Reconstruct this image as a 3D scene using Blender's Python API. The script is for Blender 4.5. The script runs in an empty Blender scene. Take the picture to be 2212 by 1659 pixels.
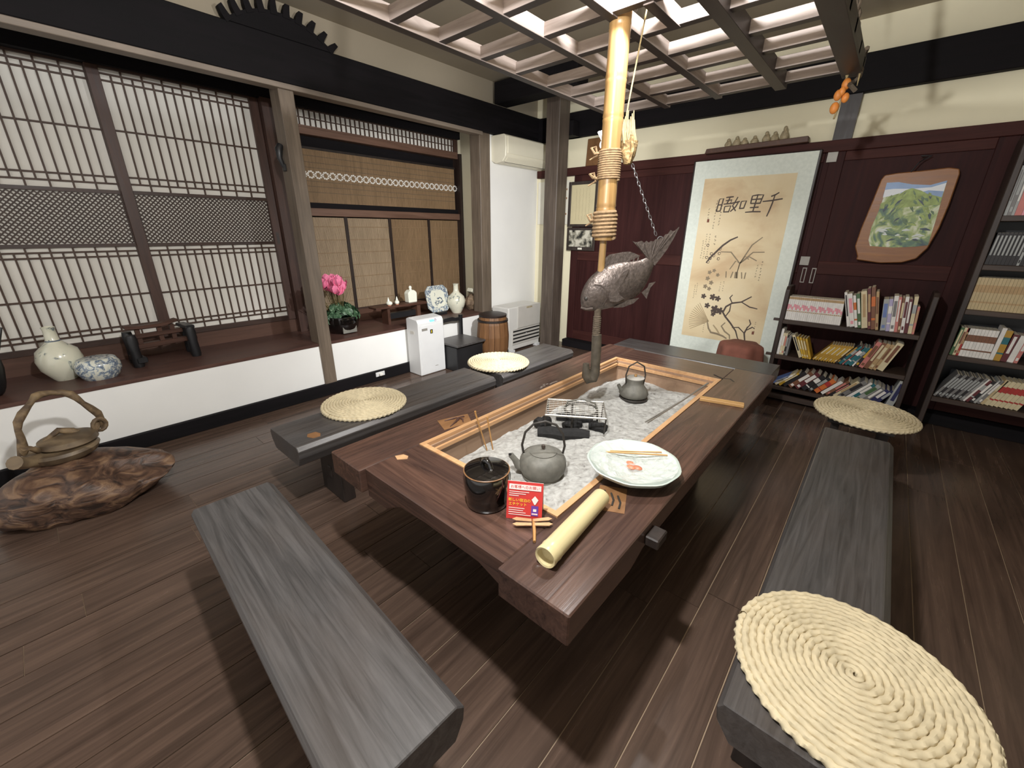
import bpy, bmesh, math, random
from mathutils import Vector, Matrix
random.seed(7)
scene = bpy.context.scene
C = scene.collection
PI = math.pi

# ---------------------------------------------------------------- camera
cam_d = bpy.data.cameras.new('camera'); cam = bpy.data.objects.new('camera', cam_d); C.objects.link(cam)
rt = Vector((0.7517591, 0.6594125, 0.0057814)); up = Vector((-0.2349233, 0.2596103, 0.9367035)); fw = Vector((-0.6161731, 0.7055336, -0.3500758))
M3 = Matrix((rt, up, -fw)).transposed()
cam.matrix_world = Matrix.Translation((0, 0, 1.45)) @ M3.to_4x4()
cam_d.sensor_fit = 'HORIZONTAL'; cam_d.sensor_width = 36.0; cam_d.lens = 36.0 * 890.81 / 2212.0
cam_d.clip_start = 0.02; cam_d.clip_end = 60
scene.camera = cam
# ---------------------------------------------------------------- world, exposure
w = bpy.data.worlds.new('World'); scene.world = w; w.use_nodes = True
w.node_tree.nodes['Background'].inputs[0].default_value = (1.0, 0.97, 0.93, 1)
w.node_tree.nodes['Background'].inputs[1].default_value = 0.8
scene.view_settings.view_transform = 'Standard'; scene.view_settings.look = 'None'
scene.view_settings.exposure = 0.12; scene.view_settings.gamma = 1.0
scene.view_settings.use_curve_mapping = False
LAMP1 = (-0.57, 0.40, 2.235); LAMP2 = (-1.20, 2.06, 1.85)
LAMP3 = (-0.82, 1.74, 2.40)
P1, P2, P3 = 155.0, 255.0, 70.0
def point_light(name, loc, power, rad, colr, parent=None, cone=None):
    l = bpy.data.lights.new(name, 'SPOT' if cone else 'POINT')
    if cone: l.spot_size = math.radians(cone); l.spot_blend = .35
    l.energy = power; l.shadow_soft_size = rad; l.color = colr
    o = bpy.data.objects.new(name, l); C.objects.link(o); o.location = loc
    if parent: o.parent = parent
    return o

# ---------------------------------------------------------------- materials
def S(r, g, b):
    f = lambda c: (c/255/12.92) if c/255 <= 0.04045 else ((c/255+0.055)/1.055)**2.4
    return (f(r), f(g), f(b), 1.0)
MATS = {}
def _new(name):
    m = bpy.data.materials.new(name); m.use_nodes = True
    nt = m.node_tree; p = nt.nodes['Principled BSDF']
    return m, nt, p
def _coord(nt, scale, rnd=True):
    n = nt.nodes
    tc = n.new('ShaderNodeTexCoord'); oi = n.new('ShaderNodeObjectInfo')
    mul = n.new('ShaderNodeMath'); mul.operation = 'MULTIPLY'; mul.inputs[1].default_value = 37.0 if rnd else 0.0
    add = n.new('ShaderNodeVectorMath'); add.operation = 'ADD'
    nt.links.new(oi.outputs['Random'], mul.inputs[0])
    nt.links.new(tc.outputs['Object'], add.inputs[0]); nt.links.new(mul.outputs[0], add.inputs[1])
    mp = n.new('ShaderNodeMapping'); mp.inputs['Scale'].default_value = scale
    nt.links.new(add.outputs[0], mp.inputs['Vector'])
    return mp.outputs[0]
def wood(name, c1, c2, axis='y', rough=0.42, freq=16, stretch=14, bump=0.12, rvar=0.12, patch=0.35, coat=0.0, pc=None, spec=.5):
    m, nt, p = _new(name); n = nt.nodes; L = nt.links
    sc = [freq, freq, freq]; sc['xyz'.index(axis)] = freq/stretch
    v = _coord(nt, sc)
    no = n.new('ShaderNodeTexNoise'); no.inputs['Scale'].default_value = 1.6; no.inputs['Detail'].default_value = 7; no.inputs['Roughness'].default_value = .62; no.inputs['Distortion'].default_value = 1.1
    L.new(v, no.inputs['Vector'])
    cr = n.new('ShaderNodeValToRGB'); cr.color_ramp.elements[0].position = .32; cr.color_ramp.elements[1].position = .72
    cr.color_ramp.elements[0].color = c1; cr.color_ramp.elements[1].color = c2
    L.new(no.outputs['Fac'], cr.inputs[0])
    v2 = _coord(nt, [2.2 if a != axis else .9 for a in 'xyz'])
    n2 = n.new('ShaderNodeTexNoise'); n2.inputs['Scale'].default_value = 2.0; n2.inputs['Detail'].default_value = 4; L.new(v2, n2.inputs['Vector'])
    mx = n.new('ShaderNodeMix'); mx.data_type = 'RGBA'; mx.blend_type = 'MIX'
    r2 = n.new('ShaderNodeMapRange'); r2.inputs[1].default_value = .42; r2.inputs[2].default_value = .68; r2.inputs[3].default_value = 0; r2.inputs[4].default_value = patch
    L.new(n2.outputs['Fac'], r2.inputs[0]); L.new(r2.outputs[0], mx.inputs['Factor'])
    L.new(cr.outputs[0], mx.inputs['A'])
    q = pc if pc else (c1[0]*.55, c1[1]*.55, c1[2]*.55, 1)
    mx.inputs['B'].default_value = q
    L.new(mx.outputs['Result'], p.inputs['Base Color'])
    rr = n.new('ShaderNodeMapRange'); rr.inputs[3].default_value = rough - rvar; rr.inputs[4].default_value = rough + rvar
    L.new(no.outputs['Fac'], rr.inputs[0]); L.new(rr.outputs[0], p.inputs['Roughness'])
    if bump:
        b = n.new('ShaderNodeBump'); b.inputs['Strength'].default_value = bump; b.inputs['Distance'].default_value = .01
        L.new(no.outputs['Fac'], b.inputs['Height']); L.new(b.outputs[0], p.inputs['Normal'])
    if coat: p.inputs['Coat Weight'].default_value = coat; p.inputs['Coat Roughness'].default_value = .12
    p.inputs['Specular IOR Level'].default_value = spec
    MATS[name] = m; return m
def plain(name, c, rough=.5, metal=0.0, var=.12, freq=9, bump=0.0, coat=0.0, emit=0.0, trans=0.0, ior=1.45, alpha=1.0):
    m, nt, p = _new(name); n = nt.nodes; L = nt.links
    p.inputs['Roughness'].default_value = rough; p.inputs['Metallic'].default_value = metal
    v = _coord(nt, (freq,)*3)
    no = n.new('ShaderNodeTexNoise'); no.inputs['Scale'].default_value = 1.0; no.inputs['Detail'].default_value = 5; L.new(v, no.inputs['Vector'])
    cr = n.new('ShaderNodeValToRGB'); cr.color_ramp.elements[0].position = .3; cr.color_ramp.elements[1].position = .7
    cr.color_ramp.elements[0].color = (c[0]*(1-var), c[1]*(1-var), c[2]*(1-var), 1); cr.color_ramp.elements[1].color = (min(1, c[0]*(1+var)), min(1, c[1]*(1+var)), min(1, c[2]*(1+var)), 1)
    L.new(no.outputs['Fac'], cr.inputs[0]); L.new(cr.outputs[0], p.inputs['Base Color'])
    if bump:
        b = n.new('ShaderNodeBump'); b.inputs['Strength'].default_value = bump; b.inputs['Distance'].default_value = .01
        L.new(no.outputs['Fac'], b.inputs['Height']); L.new(b.outputs[0], p.inputs['Normal'])
    if coat: p.inputs['Coat Weight'].default_value = coat; p.inputs['Coat Roughness'].default_value = .06
    if emit:
        p.inputs['Emission Color'].default_value = c; p.inputs['Emission Strength'].default_value = emit
    if trans: p.inputs['Transmission Weight'].default_value = trans; p.inputs['IOR'].default_value = ior
    p.inputs['Alpha'].default_value = alpha
    MATS[name] = m; return m
def ramp_mat(name, stops, freq, rough=.5, detail=6, distort=0.0, coat=0.0, bump=0.0, rnd=True):
    m, nt, p = _new(name); n = nt.nodes; L = nt.links
    v = _coord(nt, freq if isinstance(freq, tuple) else (freq,)*3, rnd)
    no = n.new('ShaderNodeTexNoise'); no.inputs['Scale'].default_value = 1.0; no.inputs['Detail'].default_value = detail; no.inputs['Distortion'].default_value = distort; L.new(v, no.inputs['Vector'])
    cr = n.new('ShaderNodeValToRGB'); e = cr.color_ramp.elements
    while len(e) < len(stops): e.new(.5)
    for el, (pos, c) in zip(e, stops): el.position = pos; el.color = c
    L.new(no.outputs['Fac'], cr.inputs[0]); L.new(cr.outputs[0], p.inputs['Base Color']); p.inputs['Roughness'].default_value = rough
    if coat: p.inputs['Coat Weight'].default_value = coat; p.inputs['Coat Roughness'].default_value = .05
    if bump:
        b = n.new('ShaderNodeBump'); b.inputs['Strength'].default_value = bump; b.inputs['Distance'].default_value = .01
        L.new(no.outputs['Fac'], b.inputs['Height']); L.new(b.outputs[0], p.inputs['Normal'])
    MATS[name] = m; return m

wood('floor_y', S(68, 54, 46), S(102, 82, 70), 'y', .25, 14, 22, .05, .08, .30)
plain('floor_gap', S(160, 138, 114), .6)  # pale for dusty seams, and stands in for the highlight along plank edges
wood('table_y', S(58, 42, 36), S(98, 72, 60), 'y', .24, 24, 18, .08, .07, .55, pc=S(52, 42, 40))
wood('table_x', S(58, 42, 36), S(98, 72, 60), 'x', .24, 24, 18, .08, .07, .55, pc=S(52, 42, 40))
wood('table_under', S(58, 32, 22), S(84, 48, 34), 'x', .55, 14, 10, .08)
wood('bench_y', S(66, 62, 60), S(98, 93, 90), 'y', .38, 18, 16, .10, .10, .4)
wood('bench_x', S(55, 53, 52), S(87, 84, 83), 'x', .34, 28, 20, .10, .08, .4, pc=S(74, 64, 57))
wood('bench_leg', S(30, 24, 21), S(50, 40, 35), 'z', .5, 14, 10, .08)
wood('post', S(94, 82, 70), S(130, 115, 99), 'z', .5, 16, 16, .10)
wood('post_mid', S(76, 66, 58), S(106, 94, 84), 'z', .45, 16, 16, .10)
wood('post_dark', S(34, 24, 21), S(52, 38, 32), 'z', .45, 16, 16, .08)
wood('beam_y', S(12, 10, 12), S(24, 20, 23), 'y', .75, 14, 14, .12, spec=.2)
wood('beam_x', S(12, 10, 12), S(24, 20, 23), 'x', .75, 14, 14, .12, spec=.2)
wood('rail_y', S(96, 70, 56), S(122, 92, 76), 'y', .5, 16, 16, .06)
wood('rail_grey', S(120, 108, 96), S(146, 132, 118), 'y', .55, 16, 16, .06)
wood('sill_y', S(74, 50, 44), S(98, 70, 60), 'y', .42, 14, 14, .06)
wood('kick_y', S(78, 52, 40), S(98, 68, 54), 'y', .5, 14, 14, .06)
wood('shoji_z', S(58, 38, 30), S(82, 56, 46), 'z', .5, 18, 14, .05)
wood('shoji_y', S(50, 34, 28), S(74, 52, 42), 'y', .5, 18, 14, .05)
plain('muntin', S(70, 50, 38), .6, var=.2)
plain('lattice_wood', S(66, 52, 44), .6, var=.2)
plain('shoji_paper', S(226, 222, 213), .9, var=.03, freq=4)
wood('door_z', S(47, 23, 22), S(66, 35, 33), 'z', .6, 12, 18, .05, .08, .25, spec=.15)
wood('door_x', S(57, 30, 27), S(80, 46, 41), 'x', .6, 12, 18, .05, .08, .25, spec=.15)
wood('lat_pale_y', S(150, 136, 128), S(186, 172, 164), 'y', .6, 18, 12, .06, patch=.25)  # pale bar sides: the lamplight on these faces is put into the colour
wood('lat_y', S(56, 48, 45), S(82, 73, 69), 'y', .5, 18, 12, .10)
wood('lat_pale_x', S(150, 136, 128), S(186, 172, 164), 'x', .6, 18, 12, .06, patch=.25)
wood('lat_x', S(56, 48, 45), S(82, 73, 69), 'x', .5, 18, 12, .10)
plain('plaster_white', S(240, 239, 235), .7, var=.02, freq=3)
plain('plaster_cream', S(236, 228, 198), .85, var=.03, freq=3)
plain('ceiling_plaster', S(154, 143, 124), .9, var=.04, freq=2)
wood('hearth_trim', S(188, 142, 98), S(212, 170, 126), 'y', .45, 20, 14, .04)
wood('hearth_wall', S(142, 114, 92), S(166, 138, 112), 'y', .6, 12, 14, .05)
ramp_mat('ash', [(.26, S(104, 100, 94)), (.36, S(154, 152, 147)), (.6, S(180, 179, 174)), (.8, S(194, 193, 189))], 42, .95, 8, .6, 0, .5)
plain('iron', S(112, 110, 102), .6, .1, .2, 30, .15)
plain('iron_dark', S(58, 54, 50), .5, .2, .2, 30, .1)
plain('bronze', S(100, 90, 84), .36, .6, .28, 60, .35)
plain('black_lacquer', S(16, 13, 12), .12, 0, .2, 6, 0, 1.0)
wood('bamboo', S(140, 106, 62), S(176, 142, 92), 'z', .32, 14, 30, .03, .06, .3, coat=.3, pc=S(98, 68, 36))
wood('bamboo_pale', S(190, 174, 128), S(208, 194, 150), 'y', .32, 14, 30, .02, .06, .15, coat=.3, pc=S(176, 158, 112))
plain('rope', S(146, 120, 88), .9, 0, .25, 60, .4)
plain('rope_grey', S(96, 84, 70), .9, 0, .25, 60, .4)
plain('straw', S(196, 182, 150), .75, 0, .10, 22, .2)
plain('white_plastic', S(218, 218, 217), .35, var=.02)
plain('ac_plastic', S(236, 230, 208), .4, var=.02)
plain('heater_grey', S(196, 192, 184), .4, var=.03)
plain('heater_light', S(214, 212, 206), .4, var=.03)
plain('black', S(14, 13, 13), .5)
plain('dark_slot', S(24, 23, 22), .6)
plain('cyan_led', S(90, 230, 210), .4, emit=2.2)
plain('porcelain', S(226, 226, 210), .18, var=.03, coat=.5)
plain('porcelain_celadon', S(182, 192, 184), .2, var=.04, coat=.5)
ramp_mat('porcelain_blue', [(.42, S(218, 218, 204)), (.5, S(150, 164, 176)), (.56, S(74, 92, 120)), (.66, S(206, 208, 196))], 26, .2, 4, 1.2, .5)
ramp_mat('porcelain_sparse', [(.50, S(222, 220, 200)), (.60, S(216, 216, 196)), (.66, S(96, 108, 116)), (.72, S(206, 206, 186))], 12, .2, 5, 1.6, .5)
plain('blue_glaze', S(92, 106, 122), .2, 0, .25, 30, 0, .5)
plain('petal', S(236, 128, 164), .55, 0, .18, 30)
ramp_mat('leaf', [(.35, S(34, 62, 40)), (.55, S(72, 104, 74)), (.7, S(128, 150, 126))], 60, .45, 3)
plain('stem', S(96, 84, 48), .6)
plain('pot_grey', S(126, 124, 116), .6)
wood('stool_wood', S(64, 40, 30), S(90, 58, 44), 'y', .5, 14, 12, .06)
ramp_mat('stone', [(.35, S(92, 74, 58)), (.6, S(140, 118, 94)), (.75, S(166, 146, 122))], 22, .8, 6, .5, 0, .6)
plain('white_ceramic', S(240, 242, 226), .25, var=.02, coat=.4)
ramp_mat('root', [(.34, S(46, 33, 27)), (.5, S(88, 64, 50)), (.66, S(128, 100, 76))], (9, 9, 22), .5, 7, 1.5, .0, 1.0)
ramp_mat('gourd_pot', [(.35, S(84, 70, 54)), (.6, S(124, 106, 82)), (.75, S(146, 128, 98))], 8, .5, 5, 1.0, 0, .2)
ramp_mat('branch', [(.35, S(78, 62, 46)), (.65, S(136, 114, 84))], 20, .7, 5, .6, 0, .4)
wood('barrel', S(104, 70, 42), S(140, 100, 62), 'z', .55, 20, 14, .1)
plain('black_wood', S(30, 30, 32), .4, var=.2)
plain('cloth_red', S(124, 76, 62), .9, 0, .12, 14, .15)
ramp_mat('scroll_mount', [(.3, S(216, 223, 212)), (.7, S(228, 234, 223))], 40, .6, 6, 0, .0)
ramp_mat('scroll_paper', [(.34, S(206, 178, 138)), (.46, S(224, 204, 164)), (.7, S(232, 217, 182))], (1.6, 1.6, 2.6), .6, 5, .4, .0)
plain('ink', S(80, 67, 60), .7); plain('ink_grey', S(142, 127, 104), .8); plain('ink_pale', S(176, 156, 122), .8); plain('iron_hook', S(84, 77, 66), .5, .2, .25, 30, .15)
wood('frame_tan', S(136, 86, 44), S(168, 114, 64), 'x', .42, 14, 10, .08, patch=.3)
wood('frame_dark', S(50, 42, 38), S(70, 60, 54), 'z', .5)
plain('paper_cream', S(206, 194, 156), .85, var=.04); plain('paper_white', S(226, 222, 208), .85, var=.03)
ramp_mat('photo_grey', [(.4, S(44, 44, 40)), (.5, S(150, 146, 130)), (.6, S(206, 202, 186))], 14, .5, 4)
ramp_mat('landscape', [(.30, S(64, 82, 92)), (.42, S(98, 128, 104)), (.52, S(160, 178, 110)), (.60, S(206, 212, 176)), (.70, S(226, 230, 226))], (9, 9, 7), .5, 6, 1.6, .2)
plain('sky_paint', S(150, 176, 214), .5, 0, .15, 8); plain('cloud_paint', S(232, 236, 240), .5, 0, .04, 8)
plain('chain', S(132, 130, 130), .35, .8, .1)
plain('sack', S(158, 140, 100), .9, 0, .2, 40, .4)
ramp_mat('sandal', [(.35, S(104, 82, 52)), (.55, S(160, 132, 88)), (.75, S(206, 182, 134))], 50, .9, 5, .5, 0, .6)
plain('persimmon', S(224, 140, 64), .5, 0, .15, 12)
plain('figurine', S(166, 152, 122), .6, 0, .3, 40, .3)
plain('red_card', S(196, 52, 48), .5, var=.04); plain('card_pink', S(240, 214, 208), .5); plain('card_yellow', S(246, 214, 60), .5); plain('card_purple', S(96, 60, 150), .5)
plain('charcoal', S(26, 25, 25), .8, 0, .3, 40, .5)
plain('wire', S(176, 172, 164), .4, .7)
wood('board_tan', S(176, 134, 82), S(204, 164, 108), 'x', .5, 16, 14, .04)
wood('inlay', S(118, 84, 54), S(146, 106, 70), 'y', .4, 18, 10, .05)
plain('inlay_pale', S(120, 110, 102), .35, 0, .1)
plain('scar', S(186, 146, 106), .6, 0, .15, 40)
plain('copper_stick', S(184, 138, 84), .4, .2)
plain('plastic_wrap', S(236, 240, 236), .08, 0, .02, 10, 0, 1.0, alpha=.38)
plain('meat', S(196, 120, 90), .4, 0, .2, 30)
plain('label_paper', S(226, 222, 214), .7); plain('metal_tag', S(150, 146, 138), .5, .3)
plain('bulb', (1.0, .93, .82, 1), .5, emit=14.0)
wood('shelf_wood', S(50, 38, 32), S(78, 62, 52), 'x', .45, 16, 14, .08)
wood('shelf_side', S(44, 34, 30), S(70, 56, 50), 'z', .45, 16, 14, .08)
plain('pages', S(214, 204, 182), .9, 0, .06)

# ---------------------------------------------------------------- mesh builder
class MB:
    def __init__(s): s.v = []; s.f = []; s.m = []
    def add(s, vs, fs, mi=0):
        o = len(s.v); s.v += [tuple(p) for p in vs]
        for f in fs: s.f.append(tuple(i + o for i in f)); s.m.append(mi)
        return s
    def box(s, x0, x1, y0, y1, z0, z1, mi=0, rot=None):
        vs = [(x, y, z) for x in (x0, x1) for y in (y0, y1) for z in (z0, z1)]
        if rot: vs = [rot @ Vector(p) for p in vs]
        return s.add(vs, [(0, 1, 3, 2), (4, 6, 7, 5), (0, 4, 5, 1), (2, 3, 7, 6), (0, 2, 6, 4), (1, 5, 7, 3)], mi)
    def tube(s, pts, r, n=8, closed=False, mi=0, flat=1.0, fb=1.0):
        pts = [Vector(p) for p in pts]; N = len(pts)
        rs = r if isinstance(r, (list, tuple)) else [r]*N
        nrm = None; rings = []
        for i, p in enumerate(pts):
            if closed: t = (pts[(i+1) % N] - pts[i-1])
            else: t = pts[min(i+1, N-1)] - pts[max(i-1, 0)]
            t.normalize()
            if nrm is None:
                a = Vector((0, 0, 1)) if abs(t.z) < .9 else Vector((1, 0, 0))
                nrm = (a - t*a.dot(t)).normalized()
            else:
                nrm = (nrm - t*nrm.dot(t)); nrm = nrm.normalized() if nrm.length > 1e-6 else Vector((1, 0, 0))
            b = t.cross(nrm)
            rings.append([p + (nrm*math.cos(2*PI*k/n)*flat + b*math.sin(2*PI*k/n)*fb)*rs[i] for k in range(n)])
        vs = [q for g in rings for q in g]; fs = []
        for i in range(N if closed else N-1):
            j = (i+1) % N
            for k in range(n):
                l = (k+1) % n; fs.append((i*n+k, i*n+l, j*n+l, j*n+k))
        if not closed: fs += [tuple(reversed(range(n))), tuple(range((N-1)*n, N*n))]
        return s.add(vs, fs, mi)
    def lathe(s, prof, n=28, c=(0, 0, 0), mi=0, sx=1.0, sy=1.0):
        vs = []; fs = []
        for (r, z) in prof:
            for k in range(n): vs.append((c[0]+r*sx*math.cos(2*PI*k/n), c[1]+r*sy*math.sin(2*PI*k/n), c[2]+z))
        for i in range(len(prof)-1):
            for k in range(n):
                l = (k+1) % n; fs.append((i*n+k, i*n+l, (i+1)*n+l, (i+1)*n+k))
        if prof[0][0] > 1e-5: fs.append(tuple(reversed(range(n))))
        if prof[-1][0] > 1e-5: fs.append(tuple(range((len(prof)-1)*n, len(prof)*n)))
        return s.add(vs, fs, mi)
    def prism(s, poly, axis, a0, a1, mi=0):
        n = len(poly)
        def pt(p, a): return {'x': (a, p[0], p[1]), 'y': (p[0], a, p[1]), 'z': (p[0], p[1], a)}[axis]
        vs = [pt(p, a0) for p in poly] + [pt(p, a1) for p in poly]
        fs = [tuple(reversed(range(n))), tuple(range(n, 2*n))] + [(i, (i+1) % n, n+(i+1) % n, n+i) for i in range(n)]
        return s.add(vs, fs, mi)
    def sphere(s, c, r, nu=12, nv=8, mi=0):
        rx, ry, rz = r if isinstance(r, (tuple, list)) else (r, r, r)
        prof = [(math.sin(PI*j/nv), -math.cos(PI*j/nv)) for j in range(nv+1)]
        vs = []; fs = []
        for (q, z) in prof:
            for k in range(nu): vs.append((c[0]+rx*q*math.cos(2*PI*k/nu), c[1]+ry*q*math.sin(2*PI*k/nu), c[2]+rz*z))
        for i in range(nv):
            for k in range(nu):
                l = (k+1) % nu; fs.append((i*nu+k, i*nu+l, (i+1)*nu+l, (i+1)*nu+k))
        return s.add(vs, fs, mi)
    def xf(s, M, start=0):
        s.v = s.v[:start] + [tuple(M @ Vector(p)) for p in s.v[start:]]; return s
    def mesh(s, name, mats, smooth=False, bevel=0.0):
        me = bpy.data.meshes.new(name); me.from_pydata(s.v, [], s.f)
        for m in (mats if isinstance(mats, (list, tuple)) else [mats]): me.materials.append(MATS[m] if isinstance(m, str) else m)
        me.polygons.foreach_set('material_index', s.m)
        bm = bmesh.new(); bm.from_mesh(me)
        bmesh.ops.remove_doubles(bm, verts=bm.verts, dist=1e-6)
        bmesh.ops.recalc_face_normals(bm, faces=bm.faces)
        if bevel: bmesh.ops.bevel(bm, geom=list(bm.edges), offset=bevel, segments=1, affect='EDGES', profile=.5)
        bm.to_mesh(me); bm.free()
        if smooth:
            me.polygons.foreach_set('use_smooth', [True]*len(me.polygons))
            try: me.set_sharp_from_angle(angle=math.radians(48))
            except Exception: pass
        me.update(); return me
    def build(s, name, mats, parent=None, smooth=False, bevel=0.0, loc=None, rot=None, kind=None, label=None):
        o = bpy.data.objects.new(name, s.mesh(name, mats, smooth, bevel)); C.objects.link(o)
        if parent: o.parent = parent
        if loc: o.location = loc
        if rot: o.rotation_euler = rot
        if kind: o['kind'] = kind
        if label: o['label'] = label
        return o
def thing(name, label, cat, loc=(0, 0, 0), rotz=0.0, group=None):
    o = bpy.data.objects.new(name, None); C.objects.link(o); o.empty_display_size = .1
    o.location = loc; o.rotation_euler = (0, 0, rotz); o['label'] = label; o['category'] = cat
    if group: o['group'] = group
    return o
def tag(o, label, cat, group=None):
    o['label'] = label; o['category'] = cat
    if group: o['group'] = group
    return o
def struct(o, label=None):
    o['kind'] = 'structure'
    if label: o['label'] = label
    return o
def sbox(name, x0, x1, y0, y1, z0, z1, mat, label=None, bevel=0.0):
    cx, cy = (x0+x1)/2, (y0+y1)/2
    return struct(MB().box(x0-cx, x1-cx, y0-cy, y1-cy, 0, z1-z0).build(name, mat, loc=(cx, cy, z0), bevel=bevel), label)
def link_copy(src, parent=None, loc=None, rot=None):
    o = src.copy(); C.objects.link(o)
    if parent: o.parent = parent
    if loc is not None: o.location = loc
    if rot is not None: o.rotation_euler = rot
    return o
def copy_tree(src, loc, rotz, label):
    r = src.copy(); C.objects.link(r); r.location = loc; r.rotation_euler = (0, 0, rotz); r['label'] = label
    for ch in list(src.children):
        c = link_copy(ch, r)
        for g in list(ch.children): link_copy(g, c)
    return r
def text_part(name, body, size, mat, parent, M, shear=0.0, squeeze=(1, 1)):
    cu = bpy.data.curves.new(name, 'FONT'); cu.body = body; cu.size = size; cu.align_x = 'CENTER'; cu.align_y = 'CENTER'; cu.shear = shear; cu.extrude = 0.0
    t = bpy.data.objects.new(name+'_tmp', cu); C.objects.link(t)
    dg = bpy.context.evaluated_depsgraph_get(); dg.update()
    me = bpy.data.meshes.new_from_object(t.evaluated_get(dg))
    bpy.data.objects.remove(t); bpy.data.curves.remove(cu)
    me.materials.clear(); me.materials.append(MATS[mat])
    me.transform(M @ Matrix.Diagonal((squeeze[0], squeeze[1], 1, 1)))
    o = bpy.data.objects.new(name, me); C.objects.link(o); o.parent = parent
    return o

# ================================================================= SETTING
XW, YW, ZC = -3.65, 4.65, 2.95
# floor with planks
fl = struct(MB().box(-3.75, 4.5, -1.6, 4.75, -.08, -.005).build('floor', 'floor_gap'), 'dark brown plank floor with pale joints')
pw = .1655; k = -21
while True:
    x0 = -.25 + k*pw
    if x0 > 4.4: break
    x1 = x0 + pw
    cuts = [-1.6]; y = -1.6 + random.uniform(.5, 2.4)
    while y < 4.3: cuts.append(y); y += random.uniform(1.5, 2.6)
    cuts.append(4.65)
    for a, b in zip(cuts, cuts[1:]):
        cx, cy = (x0+x1)/2, (a+b)/2
        MB().box(-pw/2+.0022, pw/2-.0022, a-cy+.0012, b-cy-.0012, -.02, random.uniform(-.0006, .0006)).build('plank', 'floor_y', fl, loc=(cx, cy, 0))
    k += 1
sbox('ceiling', -4.5, 4.6, -1.6, 4.75, ZC, ZC+.1, 'ceiling_plaster', 'beige plaster ceiling above the hanging lattice')
# left side
sbox('wall_left', XW-.1, XW, -1.6, 3.60, 0, .464, 'plaster_white', 'low white plaster wall under the window ledge')
sbox('wall_left_corner', XW-.1, XW, 3.76, YW, 0, 2.45, 'plaster_white', 'white corner wall carrying the air conditioner')
sbox('wall_left_upper', XW-.1, XW-.02, -1.6, YW, 2.70, ZC, 'ceiling_plaster', 'beige plaster strip above the left beam')
sbox('baseboard_left', XW, XW+.035, -1.6, 4.2, 0, .108, 'beam_y', 'dark baseboard along the left wall', .004)
sbox('trim_1', XW-.66, XW+.004, -1.6, 3.86, .464, .49, 'sill_y', 'dark wooden window ledge carrying ornaments')
sbox('trim_2', -4.36, -4.29, -1.6, 3.86, .49, .615, 'kick_y', 'brown kick board below the paper screens')
sbox('wall_recess', -4.46, -4.38, -1.6, 3.95, 0, ZC, 'beam_y', 'dark back of the window recess')
sbox('wall_recess_end', -4.38, XW-.1, 3.87, 3.95, .3, ZC, 'plaster_cream', 'cream end wall of the window recess')
sbox('trim_3', XW-.14, XW+.02, 1.55, 1.66, 0, 2.44, 'post', 'grey brown post between paper screens and bamboo blinds', .004)
sbox('trim_4', XW-.14, XW+.02, 3.60, 3.76, 0, 2.44, 'post', 'grey brown post left of the air conditioner', .004)
sbox('trim_5', XW-.05, XW+.05, -1.6, 3.62, 2.405, 2.44, 'rail_grey', 'pale grey picture rail under the left beam', .003)
sbox('trim_6', XW-.1, XW+.05, -1.6, YW, 2.44, 2.72, 'beam_y', 'massive black beam above the left windows', .006)
sbox('trim_7', -4.38, -4.24, -1.6, 3.87, 2.467, ZC, 'beam_y', 'dark head board above the paper screens')
sbox('trim_8', -4.36, -4.22, 1.645, 1.80, .49, 2.47, 'shoji_z', 'dark jamb beside the right paper screen')
# back side
wb = sbox('wall_back', -3.75, 4.6, YW, YW+.1, 0, ZC, 'plaster_cream', 'cream plaster wall above dark wooden doors')
sbox('wall_right', 4.5, 4.6, -1.6, YW, 0, ZC, 'plaster_cream', 'cream side wall beyond the right picture edge')
sbox('trim_9', -3.6, 4.5, YW-.07, YW, 2.455, 2.71, 'beam_x', 'massive black beam above the far wall', .006)
sbox('trim_10', -3.6, 4.5, YW-.07, YW, 2.06, 2.145, 'door_x', 'brown door head rail along the far wall', .004)
sbox('trim_11', -.575, -.45, YW-.05, YW, 2.145, 2.455, 'post_dark', 'short dark strut between door head and beam')
sbox('trim_12', -3.04, 4.5, YW-.16, YW, 0, .09, 'beam_x', 'dark raised threshold along the far wall', .004)
sbox('trim_13', -3.23, -3.05, 4.25, 4.45, 0, ZC, 'post_mid', 'thick square post standing free in the far corner', .006)
sbox('trim_14', XW+.05, -2.55, 3.80, 4.0, 2.72, ZC-.03, 'beam_x', 'black cross beam in the far left corner', .006)
sbox('trim_15', -3.15, -3.0, 4.45, YW, 2.455, 2.6, 'beam_x', 'black tie beam behind the corner post')
# doors on the far wall : stiles, rails and panels
def door(name, x0, x1, label, lift, rail=True):
    z0, z1 = .09, 2.06
    d = struct(MB().box(x0, x1, YW-.03-lift, YW-lift, z0, z1).build(name, 'door_z'), label)
    for a, b in ((x0, x0+.10), (x1-.10, x1)): MB().box(a, b, YW-.045-lift, YW-.03-lift, z0, z1).build('stile', 'door_z', d, bevel=.003)
    for a, b, m in ((z1-.07, z1, 'door_x'), (1.10, 1.21, 'door_x'), (z0, z0+.12, 'door_x')):
        MB().box(x0+.10, x1-.10, YW-.043-lift, YW-.03-lift, a, b).build('rail', m, d, bevel=.003)
    return d
door('door_1', -3.05, -1.55, 'dark red brown wooden door left of the scroll', .0)
door('door_2', -1.62, -.50, 'dark wooden door behind the scroll', .0)
d3 = door('door_3', -.56, .47, 'red brown panelled door behind the low bookcase', .012)
for x in (-.545, -.475):
    o = MB().box(x-.016, x+.016, YW-.06, YW-.056, 1.02, 1.15).build('door_pull', 'metal_tag', d3)
    MB().box(x-.010, x+.010, YW-.062, YW-.0598, 1.028, 1.142).build('pull_recess', 'door_z', o)
door('door_4', .46, 1.6, 'dark door behind the tall bookcase', .0)

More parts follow.
